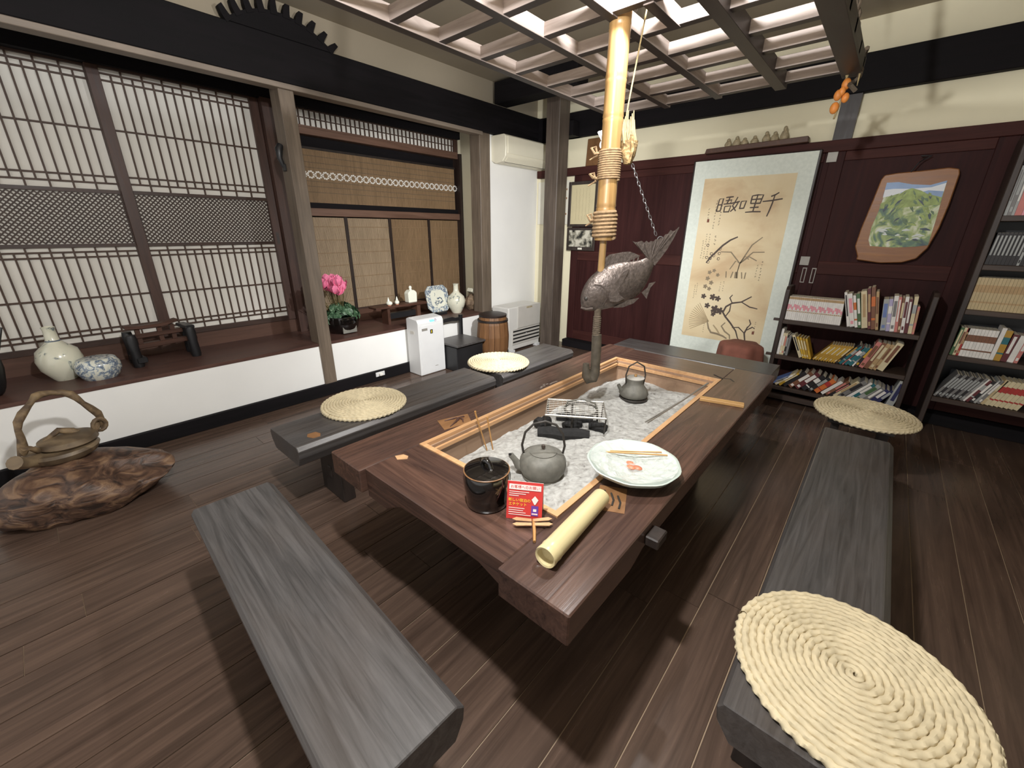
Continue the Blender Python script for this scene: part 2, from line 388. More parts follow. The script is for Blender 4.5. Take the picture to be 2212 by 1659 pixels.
# ================================================================= PAPER SCREENS (left bay)
def shoji(y0, y1, x, label):
    t = thing('shoji_screen', label, 'paper screen', (x, y0, .615), group='paper screens on the left')
    W = y1-y0; Z = .615; h = 2.467-Z; s = .067
    a0, a1 = s, W-s
    MB().box(-.014, -.012, a0-.01, a1+.01, .03, h-.01).build('paper', 'shoji_paper', t)
    for a, b in ((0, s), (W-s, W)): MB().box(-.02, .015, a, b, 0, h).build('stile', 'shoji_z', t, bevel=.002)
    MB().box(-.02, .013, a0, a1, 0, .04).build('rail', 'shoji_y', t)
    MB().box(-.02, .013, a0, a1, h-.012, h).build('rail', 'shoji_y', t)
    for z in (1.690, 1.328): MB().box(-.012, .01, a0, a1, z-Z-.012, z-Z+.012).build('rail', 'shoji_y', t)
    for z in (2.425, 2.385, 2.087, 1.79, 1.745, 1.285, 1.25, .967, .735, .70):
        MB().box(-.012, .000, a0, a1, z-Z-.0055, z-Z+.0055).build('muntin', 'muntin', t)
    n = 15; sp = (a1-a0)/(n+1)
    for (f0, f1, i0, i1) in ((1.70, 2.46, 1.745, 2.425), (.655, 1.318, .70, 1.285)):
        ma = MB().box(-.0125, .002, -.005, .005, f0-Z, f1-Z).mesh('muntin', 'muntin')
        mb = MB().box(-.0125, .002, -.005, .005, i0-Z, i1-Z).mesh('muntin', 'muntin')
        for i in range(n):
            o = bpy.data.objects.new('muntin', ma if i % 2 else mb); C.objects.link(o); o.parent = t; o.location = (0, a0+sp*(i+1), 0)
    # diagonal lattice band
    zb0, zb1 = 1.342-Z, 1.676-Z; hb = zb1-zb0; m = MB(); st = .030; wd = .0085
    for sgn, xo in ((1, 0.0), (-1, .004)):
        c = a0-hb
        while c < a1:
            p0, p1 = c, c+hb
            q0, q1 = max(p0, a0), min(p1, a1)
            if q1-q0 > .01:
                za, zz = zb0+(q0-p0), zb0+(q1-p0)
                if sgn < 0: za, zz = zb1-(q0-p0), zb1-(q1-p0)
                d = wd*.7
                m.prism([(q0, za-d), (q1, zz-d), (q1, zz+d), (q0, za+d)], 'x', -.011+xo, -.007+xo)
            c += st
    m.build('lattice', 'lattice_wood', t, kind='stuff')
    MB().box(.015, .0165, W-.045, W-.022, .70, .80).build('finger_pull', 'frame_dark', t)
    return t
shoji(.600, 1.642, -4.29, 'paper screen with diagonal lattice band, right one beside the grey post')
shoji(-.378, .664, -4.330, 'paper screen with diagonal lattice band, left one cut by the picture edge')
shoji(-1.42, -.378, -4.29, 'paper screen beyond the left picture edge')

# ================================================================= BLIND BAY
y0, y1 = 1.80, 3.86
t = thing('transom_lattice', 'wooden transom lattice above the bamboo blinds', 'transom', (-4.29, y0, 2.31))
W = y1-y0
MB().box(-.014, -.012, 0, W, 0, .19).build('paper', 'shoji_paper', t)
MB().box(-.02, .012, 0, W, 0, .022).build('rail', 'rail_y', t); MB().box(-.02, .012, W-.06, W, .022, .19).build('stile', 'shoji_z', t)
me = MB().box(-.012, .002, -.0048, .0048, .02, .19).mesh('muntin', 'muntin')
for i in range(40):
    o = bpy.data.objects.new('muntin', me); C.objects.link(o); o.parent = t; o.location = (0, (i+.5)*(W-.06)/40, 0)
for z in (.085, .15): MB().box(-.013, .0, 0, W-.06, z-.004, z+.004).build('muntin', 'muntin', t)
sbox('trim_16', -4.34, -4.25, y0, y1, 2.255, 2.31, 'rail_y', 'brown rail below the transom lattice', .003)
sbox('trim_17', -4.37, -4.34, y0, y1, 1.62, 2.255, 'beam_y', 'dark board behind the hanging bamboo blind')
sbox('trim_18', -4.33, -4.28, y0, y1, 1.635, 1.685, 'beam_y', 'black bar below the hanging bamboo blind')
sbox('trim_19', -4.34, -4.25, y0, y1, 1.565, 1.635, 'rail_y', 'brown rail above the reed screens', .003)
sbox('trim_20', -4.36, -4.22, y1-.03, y1+.03, .49, 2.31, 'post_dark', 'dark jamb at the right end of the blinds')
wood('reed_dark', S(122, 98, 70), S(152, 124, 92), 'z', .6, 30, 10, .03, patch=.2)
wood('reed_pale', S(146, 126, 100), S(176, 154, 126), 'z', .6, 30, 10, .03, patch=.2)
t = thing('bamboo_blind', 'hanging brown bamboo blind with a band of white rings', 'blind', (-4.285, y0, 1.685))
m = MB(); n = 260; yy = .02
for i in range(n):
    a = .02 + (W-.09)*i/n
    m.box(-.003, .003 + random.uniform(0, .0015), a, a+(W-.09)/n*.82, 0, .46)
m.build('reeds', 'reed_dark', t, kind='stuff')
for z in (.09, .14, .185, .30, .345, .40): MB().box(.004, .0055, .02, W-.07, z, z+.004).build('tie_string', 'rope_grey', t)
MB().box(-.008, .008, .01, W-.06, .455, .475).build('head_bar', 'bench_leg', t)
ring = MB()
for q in range(9):
    a = 2*PI*q/9; ring.box(.0045, .007, .028*math.cos(a)-.008, .028*math.cos(a)+.008, .028*math.sin(a)-.007, .028*math.sin(a)+.007)
rm = ring.mesh('bead_ring', 'label_paper')
for i in range(28):
    o = bpy.data.objects.new('bead_ring', rm); C.objects.link(o); o.parent = t; o.location = (0, .06+i*.0715, .243)
edges = [1.80, 2.30, 2.818, 3.362, 3.845]
names = ['reed screen with its left side behind the grey post', 'reed screen behind the pink flowers and the little bench', 'reed screen behind the white bottle', 'rightmost reed screen behind the blue plate and flask']
for i in range(4):
    a, b = edges[i], edges[i+1]; w_ = b-a
    t = thing('reed_screen', names[i], 'reed screen', (-4.30, a, .615), group='reed screens in the window recess')
    m = MB(); n = 46
    for q in range(n):
        c0 = .015 + (w_-.03)*q/n
        m.box(-.003, .004, c0, c0+(w_-.03)/n*.74, .01, .94)
    m.build('reeds', 'reed_pale' if i < 2 else 'reed_dark', t, kind='stuff')
    MB().box(-.006, -.004, .005, w_-.005, .01, .94).build('backing', 'muntin', t)
    for c0, c1 in ((0, .016), (w_-.016, w_)): MB().box(-.012, .014, c0, c1, 0, .95).build('stile', 'post_dark', t)
    MB().box(-.012, .012, .016, w_-.016, 0, .02).build('rail', 'shoji_y', t)
    for q in range(7): MB().box(.004, .0065, .016, w_-.016, .10+q*.125, .106+q*.125).build('tie_slat', 'reed_dark', t)

# ================================================================= HEARTH TABLE
TZ = .60; TX0, TX1, TY0, TY1 = -1.527, -.366, .628, 2.93
HX0, HX1, HY0, HY1 = -1.286, -.619, .927, 2.607
tb = thing('hearth_table', 'large dark wooden table framing a sunken ash hearth', 'table', ((TX0+TX1)/2, (TY0+TY1)/2, 0))
ox, oy = tb.location.x, tb.location.y
def tbox(name, x0, x1, y0, y1, z0, z1, mat, bevel=0.0, parent=tb, mi=0):
    return MB().box(x0-ox, x1-ox, y0-oy, y1-oy, z0, z1).build(name, mat, parent, bevel=bevel)
def long_board(x0, x1):
    prof = [(TY0-oy, .50), (TY0-oy, TZ), (TY1-oy, TZ), (TY1-oy, .50), (TY1-.30-oy, .49), (TY1-.36-oy, .52), (TY0+.42-oy, .52), (TY0+.34-oy, .49)]
    MB().prism(prof, 'x', x0-ox, x1-ox).build('long_board', 'table_y', tb, bevel=.004)
long_board(TX0, HX0-.022); long_board(HX1+.022, TX1)
def short_board(y0, y1):
    x0, x1 = HX0-.022-ox, HX1+.022-ox
    prof = [(x0, .475), (x0, TZ-.001), (x1, TZ-.001), (x1, .50), (x1-.1, .535), (x1-.35, .54), (x0+.22, .53), (x0+.12, .475)]
    MB().prism(prof, 'y', y0-oy, y1-oy).build('short_board', 'table_x', tb, bevel=.003)
short_board(TY0+.025, HY0-.022); short_board(HY1+.022, TY1-.02)
for (x0, x1, y0, y1) in ((-1.34, -1.18, 1.05, 1.22), (-.74, -.58, 1.05, 1.22), (-1.34, -1.18, 2.3, 2.47), (-.74, -.58, 2.3, 2.47)):
    tbox('leg', x0, x1, y0, y1, 0, .30, 'bench_leg', .006)
tbox('hearth_box', HX0-.03, HX1+.03, HY0-.03, HY1+.03, .26, .42, 'bench_leg', .004)
# trim and inner walls of the hearth
for (a, b, c, d, nm) in ((HX0-.022, HX0, HY0-.022, HY1+.022, 'y'), (HX1, HX1+.022, HY0-.022, HY1+.022, 'y'), (HX0, HX1, HY0-.022, HY0, 'x'), (HX0, HX1, HY1, HY1+.022, 'x')):
    tbox('hearth_trim', a, b, c, d, .585, TZ+.002, 'hearth_trim')
for (a, b, c, d) in ((HX0, HX0+.02, HY0, HY1), (HX1-.02, HX1, HY0, HY1), (HX0, HX1, HY0, HY0+.02), (HX0, HX1, HY1-.02, HY1)):
    tbox('hearth_lip', a, b, c, d, .555, .572, 'hearth_trim')
for (a, b, c, d) in ((HX0-.02, HX0+.008, HY0-.02, HY1+.02), (HX1-.008, HX1+.02, HY0-.02, HY1+.02), (HX0, HX1, HY0-.02, HY0+.008), (HX0, HX1, HY1-.008, HY1+.02)):
    tbox('hearth_wall', a, b, c, d, .41, .586, 'hearth_wall')
# tenon, inlays, scars
tbox('tenon', TX1, TX1+.045, 1.045, 1.115, .535, .570, 'bench_leg', .004)
def patch(name, pts, mat, h=.0012, z=TZ):
    return MB().prism([(p[0]-ox, p[1]-oy) for p in pts], 'z', z-.004, z+h).build(name, mat, tb)
patch('carved_inlay', [(-1.43, 1.10), (-1.33, 1.06), (-1.30, 1.20), (-1.38, 1.25)], 'inlay')
for e in ((-1.40, 1.12), (-1.335, 1.10), (-1.325, 1.17), (-1.365, 1.215), (-1.35, 1.14)):
    MB().tube([(-1.385-ox, 1.185-oy, TZ+.002), ((-1.385+e[0])/2+.008-ox, (1.185+e[1])/2+.01-oy, TZ+.005), (e[0]-ox, e[1]-oy, TZ+.002)], [.002, .005, .0025], 6).build('carving', 'sill_y', tb, smooth=True)
patch('pale_scar', [(-1.30, .78), (-1.27, .77), (-1.245, .80), (-1.26, .815), (-1.285, .81)], 'scar')
patch('butterfly_inlay', [(-.585, 1.15), (-.53, 1.02), (-.445, 1.06), (-.50, 1.19)], 'inlay')
for q in range(3):
    MB().tube([(-.555+.025*q-ox, 1.13-oy, TZ+.002), (-.53+.025*q-ox, 1.10-oy, TZ+.004), (-.52+.025*q-ox, 1.07-oy, TZ+.002)], .0035, 6).build('carving', 'iron_dark', tb)
MB().tube([(-.66-ox, 2.70-oy, TZ), (-.60-ox, 2.66-oy, TZ), (-.56-ox, 2.68-oy, TZ), (-.53-ox, 2.64-oy, TZ)], .006, 6, flat=.25).build('dark_scar', 'iron_dark', tb)
for q in range(9):
    MB().sphere((-1.34+random.uniform(-.012, .012)-ox, 1.78+q*.018-oy, TZ), (.006, .012, .0012), 8, 4).build('pale_scuff', 'inlay_pale', tb)
# ash bed
nx, ny = 90, 190; m = MB(); vs = []
import mathutils
for j in range(ny+1):
    for i in range(nx+1):
        x = HX0+.008+(HX1-HX0-.016)*i/nx; y = HY0+.008+(HY1-HY0-.016)*j/ny
        p = Vector((x, y, 0)); z = .485
        z += .018*mathutils.noise.noise(p*5) + .008*mathutils.noise.noise(p*16+Vector((3, 1, 0))) + .004*mathutils.noise.noise(p*42)
        z += .030*math.exp(-((x+1.12)**2/.03+(y-2.42)**2/.05)) - .03*math.exp(-((x+1.27)**2/.004)) - .02*math.exp(-((y-HY1)**2/.004))
        z -= .02*math.exp(-((x+1.05)**2+(y-1.65)**2)/.03)
        vs.append((x-(HX0+HX1)/2, y-(HY0+HY1)/2, z-.42))
fs = [(j*(nx+1)+i, j*(nx+1)+i+1, (j+1)*(nx+1)+i+1, (j+1)*(nx+1)+i) for j in range(ny) for i in range(nx)]
m.add(vs, fs)
ash = m.build('ash_bed', 'ash', smooth=True, loc=((HX0+HX1)/2, (HY0+HY1)/2, .42)); tag(ash, 'pale grey lumpy ash filling the sunken hearth', 'ash'); ash['kind'] = 'stuff'
def ashz(x, y):
    i = round((x-HX0-.008)/(HX1-HX0-.016)*nx); j = round((y-HY0-.008)/(HY1-HY0-.016)*ny)
    return vs[min(max(j, 0), ny)*(nx+1)+min(max(i, 0), nx)][2]+.42

# ================================================================= BENCHES
def bench(label, L, Wd, h, loc, rotz, mat='bench_x', th=.11, dx=.0):
    t = thing('plank_bench', label, 'bench', loc, rotz, 'dark plank benches around the table')
    a, b = L/2, Wd/2
    prof = [(-b, h-.02), (-b+.012, h), (b-.022, h), (b, h-.022), (b-.004, h-.06), (b-.03, h-th), (-b+.04, h-th), (-b+.006, h-.06)]
    MB().prism(prof, 'x', -a, a).build('seat', mat, t, bevel=.003)
    for s in (-1, 1):
        MB().prism([(-b+.05, 0), (-b+.07, h-th+.005), (b-.07, h-th+.005), (b-.05, 0)], 'x', s*(a-.24)-.035, s*(a-.24)+.035).build('leg', 'bench_leg', t, bevel=.004)
    MB().box(-a+.2, a-.2, -.02, .02, .12, .19).build('stretcher', 'bench_leg', t, bevel=.003)
    return t
bf = bench('grey plank bench in the foreground, nearest the viewer on the left', 1.26, .29, .45, (-1.125, .287, 0), math.radians(-2.6))
bl = bench('plank bench along the left side of the table, carrying one cushion at its middle', 1.40, .35, .45, (-2.11, 1.342, 0), -PI/2)
MB().prism([(.60, .055), (.615, .085), (.60, .12), (.565, .125), (.55, .095), (.56, .06)], 'z', .4495, .4515).build('brand_tag', 'inlay', bl)
b2 = bench('short plank bench on the left in front of the heater', .93, .35, .45, (-2.10, 2.575, 0), -PI/2)
br = bench('plank bench along the right side of the table', 1.88, .30, .45, (.093, 1.725, 0), -PI/2)
bb = bench('plank bench along the far short side of the table', 1.30, .36, .45, (-1.105, 3.62, 0), 0)
st = thing('low_stool', 'dark low stool under the far right cushion', 'stool', (.10, 3.02, 0))
MB().prism([(-.15, -.14), (.15, -.14), (.15, .14), (-.15, .14)], 'z', .40, .45).build('seat', 'bench_x', st, bevel=.005)
for sx in (-1, 1):
    for sy in (-1, 1): MB().box(sx*.11-.02, sx*.11+.02, sy*.10-.02, sy*.10+.02, 0, .40).build('leg', 'bench_leg', st)

# ================================================================= ROPE CUSHIONS
def cushion_mesh():
    r1, pitch = .238, .0165; th = 0.0; pts = []
    s_len = 0.0; m = MB(); rings = []
    n = 8; theta = 0.8
    while True:
        r = pitch*theta/(2*PI)
        if r > r1: break
        z = .020 + .006*math.sin(min(1, r/r1)*PI) - .006*(r/r1)**6
        pts.append((r*math.cos(theta), r*math.sin(theta), z, s_len))
        d = min(.0075/max(r, .012), .35); theta += d; s_len += d*max(r, .008)
    N = len(pts); vs = []; fs = []
    for i, (x, y, z, sl) in enumerate(pts):
        a = math.atan2(y, x); rd = Vector((math.cos(a), math.sin(a), 0)); ph = sl*2*PI/.062
        for k in range(n):
            q = 2*PI*k/n
            rr = .0096*(1+.15*math.cos(2*(q-ph)))
            vs.append((x+rd.x*math.cos(q)*rr, y+rd.y*math.cos(q)*rr, z+math.sin(q)*rr*1.15))
    for i in range(N-1):
        for k in range(n):
            l = (k+1) % n; fs.append((i*n+k, i*n+l, (i+1)*n+l, (i+1)*n+k))
    m.add(vs, fs)
    # rim coils below
    for zz, r in ((.009, .236),):
        P_ = 260; v2 = []; f2 = []
        for i in range(P_):
            a = 2*PI*i/P_; ph = a*28
            for k in range(n):
                q = 2*PI*k/n; rr = .010*(1+.24*math.cos(2*(q-ph)))
                v2.append(((r+math.cos(q)*rr)*math.cos(a), (r+math.cos(q)*rr)*math.sin(a), zz+math.sin(q)*rr))
        for i in range(P_):
            for k in range(n):
                l = (k+1) % n; j = (i+1) % P_; f2.append((i*n+k, i*n+l, j*n+l, j*n+k))
        m.add(v2, f2)
    m.lathe([(.0, .002), (.225, .002), (.225, .018), (.0, .018)], 40)
    return m
c0 = cushion_mesh().build('rope_cushion', 'straw', smooth=True, loc=(.165, 1.035, .451), rot=(0, 0, .4))
tag(c0, 'big round straw rope cushion nearest the viewer on the right bench', 'cushion', 'round straw rope cushions')
for loc, a, lab in (((.105, 3.00, .451), 1.3, 'round straw rope cushion at the far end of the right bench by the bookcase'),
                    ((-2.185, 1.145, .451), 2.2, 'round straw rope cushion on the left bench nearest the viewer'),
                    ((-2.155, 2.30, .451), 3.1, 'round straw rope cushion on the left in front of the air purifier and barrel')):
    o = c0.copy(); C.objects.link(o); o.location = loc; o.rotation_euler = (0, 0, a); o['label'] = lab

# ================================================================= THINGS ON THE TABLE
# lidded jar
j = thing('lidded_jar', 'glossy black lidded jar on the near edge of the table', 'jar', (-.818, .815, TZ))
MB().lathe([(.064, 0), (.068, .004), (.069, .022), (.0685, .026), (.073, .045), (.077, .075), (.078, .105), (.074, .122), (.070, .122), (.070, .10), (.0, .10)], 40).build('body', 'black_lacquer', j, smooth=True)
lid = MB().lathe([(.0, .118), (.066, .118), (.0725, .124), (.072, .129), (.064, .131), (.03, .136), (.0, .137)], 40).build('lid', 'black_lacquer', j, smooth=True)
MB().tube([(.0735*math.cos(a), .0735*math.sin(a), .1255) for a in [2*PI*q/48 for q in range(48)]], .0022, 6, closed=True).build('rim', 'inlay', lid, smooth=True)
MB().tube([(-.02, 0, .134), (-.014, 0, .151), (0, 0, .157), (.014, 0, .151), (.02, 0, .134)], [.008, .008, .010, .008, .008], 10).build('knob', 'black_lacquer', lid, smooth=True)
# tent card
cd = thing('tent_card', 'red folded notice card with yellow lettering standing by the jar', 'card', (-.684, .850, TZ), math.atan2(.062, .10))
Wc = .112; hc = .118; dp = .030
MB().add([(-Wc/2, -dp, 0), (Wc/2, -dp, 0), (Wc/2, 0, hc), (-Wc/2, 0, hc), (-Wc/2, -dp+.0015, 0), (Wc/2, -dp+.0015, 0), (Wc/2, .0015, hc), (-Wc/2, .0015, hc)], [(0, 1, 2, 3), (7, 6, 5, 4), (0, 3, 7, 4), (1, 5, 6, 2), (0, 4, 5, 1), (3, 2, 6, 7)]).build('front_panel', 'red_card', cd)
MB().add([(-Wc/2, dp, 0), (Wc/2, dp, 0), (Wc/2, 0.001, hc), (-Wc/2, 0.001, hc), (-Wc/2, dp+.0015, 0), (Wc/2, dp+.0015, 0), (Wc/2, .0025, hc), (-Wc/2, .0025, hc)], [(3, 2, 1, 0), (4, 5, 6, 7), (0, 4, 7, 3), (1, 2, 6, 5), (0, 1, 5, 4), (3, 7, 6, 2)]).build('back_panel', 'label_paper', cd)
ang = math.atan2(hc, dp); Mc = Matrix.Translation((0, -dp/2-.0012, hc/2)) @ Matrix.Rotation(ang, 4, 'X')
def cardq(name, x0, x1, y0, y1, mat, e=.0):
    m = MB().box(x0, x1, y0, y1, -.0002+e, .0004+e); m.xf(Mc); return m.build(name, mat, cd)
cardq('title_band', -.050, .050, .036, .053, 'card_pink')
text_part('title_text', 'お客様へのお願い', .0115, 'red_card', cd, Mc @ Matrix.Translation((0, .0445, .0009)))
text_part('headline_text', '新しい宿泊の', .0118, 'card_yellow', cd, Mc @ Matrix.Translation((-.016, .002, .0009)))
text_part('headline_text', 'エチケット', .0118, 'card_yellow', cd, Mc @ Matrix.Translation((-.021, -.0115, .0009)))
for q, (yy, l) in enumerate(((.029, .062), (.0225, .052), (.016, .03), (-.024, .05), (-.031, .046), (-.038, .054), (-.045, .07))):
    cardq('text_line', -.049, -.049+l, yy-.001, yy+.001, 'card_pink')
m = MB().prism([(.022, .008), (.032, .020), (.043, .008), (.034, -.008), (.031, -.008)], 'z', .0002, .0008); m.xf(Mc); m.build('diamond_mark', 'label_paper', cd)
cardq('purple_mark', .022, .044, -.044, -.012, 'card_purple', -.0001)
cardq('white_mark', .028, .038, -.030, -.022, 'card_pink', .0003); cardq('white_mark', .024, .042, -.040, -.036, 'card_pink', .0003)
# bamboo dragonfly
dg = thing('bamboo_dragonfly', 'small bamboo dragonfly ornament lying in front of the red card', 'ornament', (-.622, .812, TZ), .72)
MB().tube([(.004, .03, .008), (0.004, -.02, .007), (.002, -.062, .005)], [.005, .0055, .0045], 8).build('body', 'copper_stick', dg, smooth=True)
for s_, yo, zz in ((-1, .006, .010), (1, .006, .010), (-1, .022, .012), (1, .022, .012)):
    MB().prism([(s_*.003, yo-.006), (s_*.05, yo-.007+(.006 if yo > .01 else 0)), (s_*.062, yo+.001+(.006 if yo > .01 else 0)), (s_*.05, yo+.008+(.006 if yo > .01 else 0)), (s_*.003, yo+.006)], 'z', zz, zz+.002).build('wing', 'scar', dg)
# bamboo tube
bt = thing('bamboo_tube', 'pale cut bamboo tube lying on the near right of the table', 'bamboo tube', (-.515, .885, TZ+.031), math.radians(4))
m = MB().lathe([(.0, -.150), (.022, -.152), (.026, -.170), (.031, -.172), (.0325, -.166), (.0315, -.155), (.031, -.145), (.0325, -.138), (.031, -.130), (.030, .0), (.029, .165), (.0285, .168), (.023, .168), (.022, .150), (.0, .148)], 28)
m.xf(Matrix.Rotation(-PI/2, 4, 'X')); m.build('tube', 'bamboo_pale', bt, smooth=True)
# celadon plate with wrapped food and skewers
pl = thing('celadon_plate', 'large pale celadon plate with cling film at the right of the hearth', 'plate', (-.535, 1.295, TZ))
m = MB(); prof = [(.0, .012), (.06, .010), (.062, .0), (.072, .0), (.075, .010), (.12, .022), (.158, .042), (.166, .056), (.160, .057), (.148, .046), (.11, .030), (.07, .020), (.0, .018)]
m.lathe(prof, 48); m.v = [(x*(1+.012*math.sin(9*math.atan2(y, x))), y*(1+.012*math.sin(9*math.atan2(y, x))), z) for x, y, z in m.v]
m.build('dish', 'porcelain_celadon', pl, smooth=True)
m = MB(); vs2 = []; nr, na = 14, 44
for i in range(nr+1):
    r = .156*i/nr
    for k in range(na):
        a = 2*PI*k/na; x, y = r*math.cos(a), r*math.sin(a)*(1 if math.sin(a) < .3 else .9)
        zz = .024+max(0, r-.07)*.33; p = Vector((x*26, y*26, 4))
        vs2.append((x, y, zz+.009+.008*mathutils.noise.noise(p)+.006*mathutils.noise.noise(p*2.3)))
m.add(vs2, [(i*na+k, i*na+(k+1) % na, (i+1)*na+(k+1) % na, (i+1)*na+k) for i in range(nr) for k in range(na)])
m.build('cling_film', 'plastic_wrap', pl)
for c in ((.0, -.01, .032), (.02, .0, .033), (-.015, .015, .031)): MB().sphere(c, (.018, .013, .006), 10, 6).build('food_piece', 'meat', pl, smooth=True)
for q, (a, b) in enumerate((((-.10, .055), (.125, .055)), ((-.08, .07), (.110, .068)))):
    s_ = MB().tube([(a[0], a[1], .048), (b[0], b[1], .064)], .0032, 8).build('bamboo_skewer', 'copper_stick', loc=(-.535, 1.295, TZ), rot=(0, 0, math.radians(28+q*3)))
    tag(s_, ('longer' if q == 0 else 'shorter')+' bamboo skewer lying across the celadon plate', 'skewer', 'skewers on the plate')
bd = MB().box(-.105, .105, -.021, .021, 0, .016).build('wood_strip', 'board_tan', loc=(-.487, 2.237, TZ), rot=(0, 0, math.radians(14)), bevel=.002); tag(bd, 'light tan wooden strip lying on the right side of the table', 'board')
for q in range(2):
    tn = MB().tube([(-.70+.012*q, 1.78, .585), (-.65, 2.15, .602), (-.632-.006*q, 2.50, .604)], .0035, 6).build('fire_tong', 'wire'); tag(tn, ('outer' if q else 'inner')+' thin metal fire tong lying along the right hearth edge', 'tong', 'fire tongs')
# hearth chopsticks
for q, (x, y, dx_, dy_) in enumerate(((-1.215, 1.225, -.035, -.045), (-1.19, 1.235, -.018, -.02))):
    z = ashz(x, y); hs = .205 if q == 0 else .17
    o = MB().tube([(0, 0, -.03), (dx_, dy_, hs-.012), (dx_*1.02, dy_*1.02, hs)], [.0028, .0038, .005], 8).build('fire_chopstick', 'copper_stick', loc=(x, y, z)); tag(o, ('left taller' if q == 0 else 'right shorter')+' fire chopstick stuck upright in the ash', 'chopstick', 'fire chopsticks')
# near kettle
kz = ashz(-.87, 1.20)-.004
kt = thing('iron_kettle', 'large grey cast iron kettle with hoop handle in the near ash', 'kettle', (-.893, 1.222, kz), math.radians(41)); kt.scale = (.90, .90, .90)
MB().lathe([(.0, 0), (.085, 0), (.098, .008), (.094, .018), (.104, .035), (.110, .062), (.106, .090), (.092, .112), (.068, .124), (.062, .126), (.060, .120), (.0, .120)], 40).build('body', 'iron', kt, smooth=True)
ld = MB().lathe([(.062, .124), (.064, .129), (.05, .133), (.012, .138), (.0, .139)], 36).build('lid', 'iron', kt, smooth=True)
MB().lathe([(.005, .136), (.006, .143), (.010, .150), (.008, .160), (.0, .163)], 14).build('knob', 'bronze', ld, smooth=True)
sp = MB().tube([(-.088, 0, .045), (-.115, 0, .055), (-.132, 0, .085), (-.150, 0, .108)], [.026, .021, .014, .013], 14).build('spout', 'iron', kt, smooth=True)
MB().lathe([(.0, 0), (.009, 0), (.009, .002), (0, .002)], 12, (-.1515, 0, .1095)).build('spout_hole', 'black', sp)
MB().tube([(-.088, 0, .104), (-.098, 0, .160), (-.084, 0, .225), (-.045, 0, .268), (.005, 0, .280), (.055, 0, .262), (.088, 0, .215), (.098, 0, .155), (.088, 0, .104)], .0055, 10).build('handle', 'iron_dark', kt, smooth=True)
for s_ in (-1, 1): MB().box(s_*.088-.006, s_*.088+.006, -.008, .008, .092, .118).build('handle_lug', 'iron', kt, bevel=.002)
# far kettle on a ring
k2 = thing('small_kettle', 'small grey green kettle with tall hoop handle in the far ash', 'kettle', (-.975, 2.24, ashz(-.975, 2.24)), math.radians(41))
MB().lathe([(.0, .012), (.062, .012), (.080, .022), (.086, .040), (.074, .066), (.052, .095), (.048, .108), (.050, .132), (.047, .132), (.044, .110), (.0, .110)], 36).build('body', 'iron', k2, smooth=True)
l2 = MB().lathe([(.0, .131), (.052, .131), (.053, .136), (.0, .141)], 30).build('lid', 'heater_grey', k2, smooth=True)
MB().sphere((0, 0, .148), (.009, .009, .010), 10, 6).build('knob', 'board_tan', l2, smooth=True)
MB().tube([(-.052, 0, .09), (-.058, 0, .15), (-.045, 0, .205), (0, 0, .232), (.045, 0, .205), (.058, 0, .15), (.052, 0, .09)], .0045, 8).build('handle', 'iron_dark', k2, smooth=True)
MB().tube([(-.06, 0, .05), (-.082, 0, .062), (-.098, 0, .09)], [.018, .012, .010], 10).build('spout', 'iron', k2, smooth=True)
MB().tube([(.078*math.cos(2*PI*q/36), .078*math.sin(2*PI*q/36), .008) for q in range(36)], .007, 6, closed=True).build('trivet_ring', 'iron_dark', k2, smooth=True)
# wire grill, charcoal, trivet
gz = .505
gr = thing('wire_grill', 'square wire mesh grill tray over charcoal in the middle of the hearth', 'grill', (-1.045, 1.70, gz), math.radians(33))
a, b = .15, .105
cs = [(-a, -b), (a, -b), (a, b), (-a, b)]
MB().tube([(p[0], p[1], .075) for p in cs], .005, 6, closed=True).build('rim', 'wire', gr)
for i in range(13): MB().tube([(-a+2*a*(i+.5)/13, -b, .074), (-a+2*a*(i+.5)/13, b, .074)], .0012, 4).build('wire', 'wire', gr)
for i in range(9): MB().tube([(-a, -b+2*b*(i+.5)/9, .0755), (a, -b+2*b*(i+.5)/9, .0755)], .0012, 4).build('wire', 'wire', gr)
for p in cs: MB().tube([(p[0], p[1], .074), (p[0]*.97, p[1]*.97, -.01)], .004, 6).build('leg', 'iron_dark', gr)
tr = thing('iron_trivet', 'black iron trivet ring with raised arc inside the wire grill', 'trivet', (-1.03, 1.73, gz), math.radians(33))
MB().tube([(.085*math.cos(2*PI*q/36), .085*math.sin(2*PI*q/36), .066) for q in range(36)], .006, 6, closed=True).build('ring', 'iron_dark', tr, smooth=True)
MB().tube([(-.085, 0, .066), (-.07, 0, .105), (0, 0, .125), (.07, 0, .105), (.085, 0, .066)], .005, 8).build('arc', 'iron', tr, smooth=True)
for q in range(3): MB().tube([(.085*math.cos(2*PI*q/3), .085*math.sin(2*PI*q/3), .066), (.09*math.cos(2*PI*q/3), .09*math.sin(2*PI*q/3), -.02)], .005, 6).build('leg', 'iron_dark', tr)
chl = ('thick charcoal log lying on the near side under the wire grill', 'charcoal log lying on the far side under the wire grill', 'short charcoal lump at the left end of the grill', 'broken charcoal piece at the right end of the grill', 'small charcoal lump in the middle of the grill')
for q, (x, y, L, r, a_) in enumerate(((-1.03, 1.575, .26, .034, 33), (-1.09, 1.77, .2, .026, 30), (-1.175, 1.60, .08, .035, 70), (-.93, 1.74, .09, .028, 10), (-1.05, 1.69, .1, .024, 55))):
    m = MB().tube([(-L/2, 0, 0), (-L/4, .004, .003), (0, -.003, 0), (L/4, .003, .002), (L/2, 0, 0)], [r*.85, r, r*.95, r*1.02, r*.8], 9)
    o = m.build('charcoal', 'charcoal', loc=(x, y, ashz(x, y)+r*.6), rot=(0, 0, math.radians(a_))); tag(o, chl[q], 'charcoal', 'charcoal under the grill')

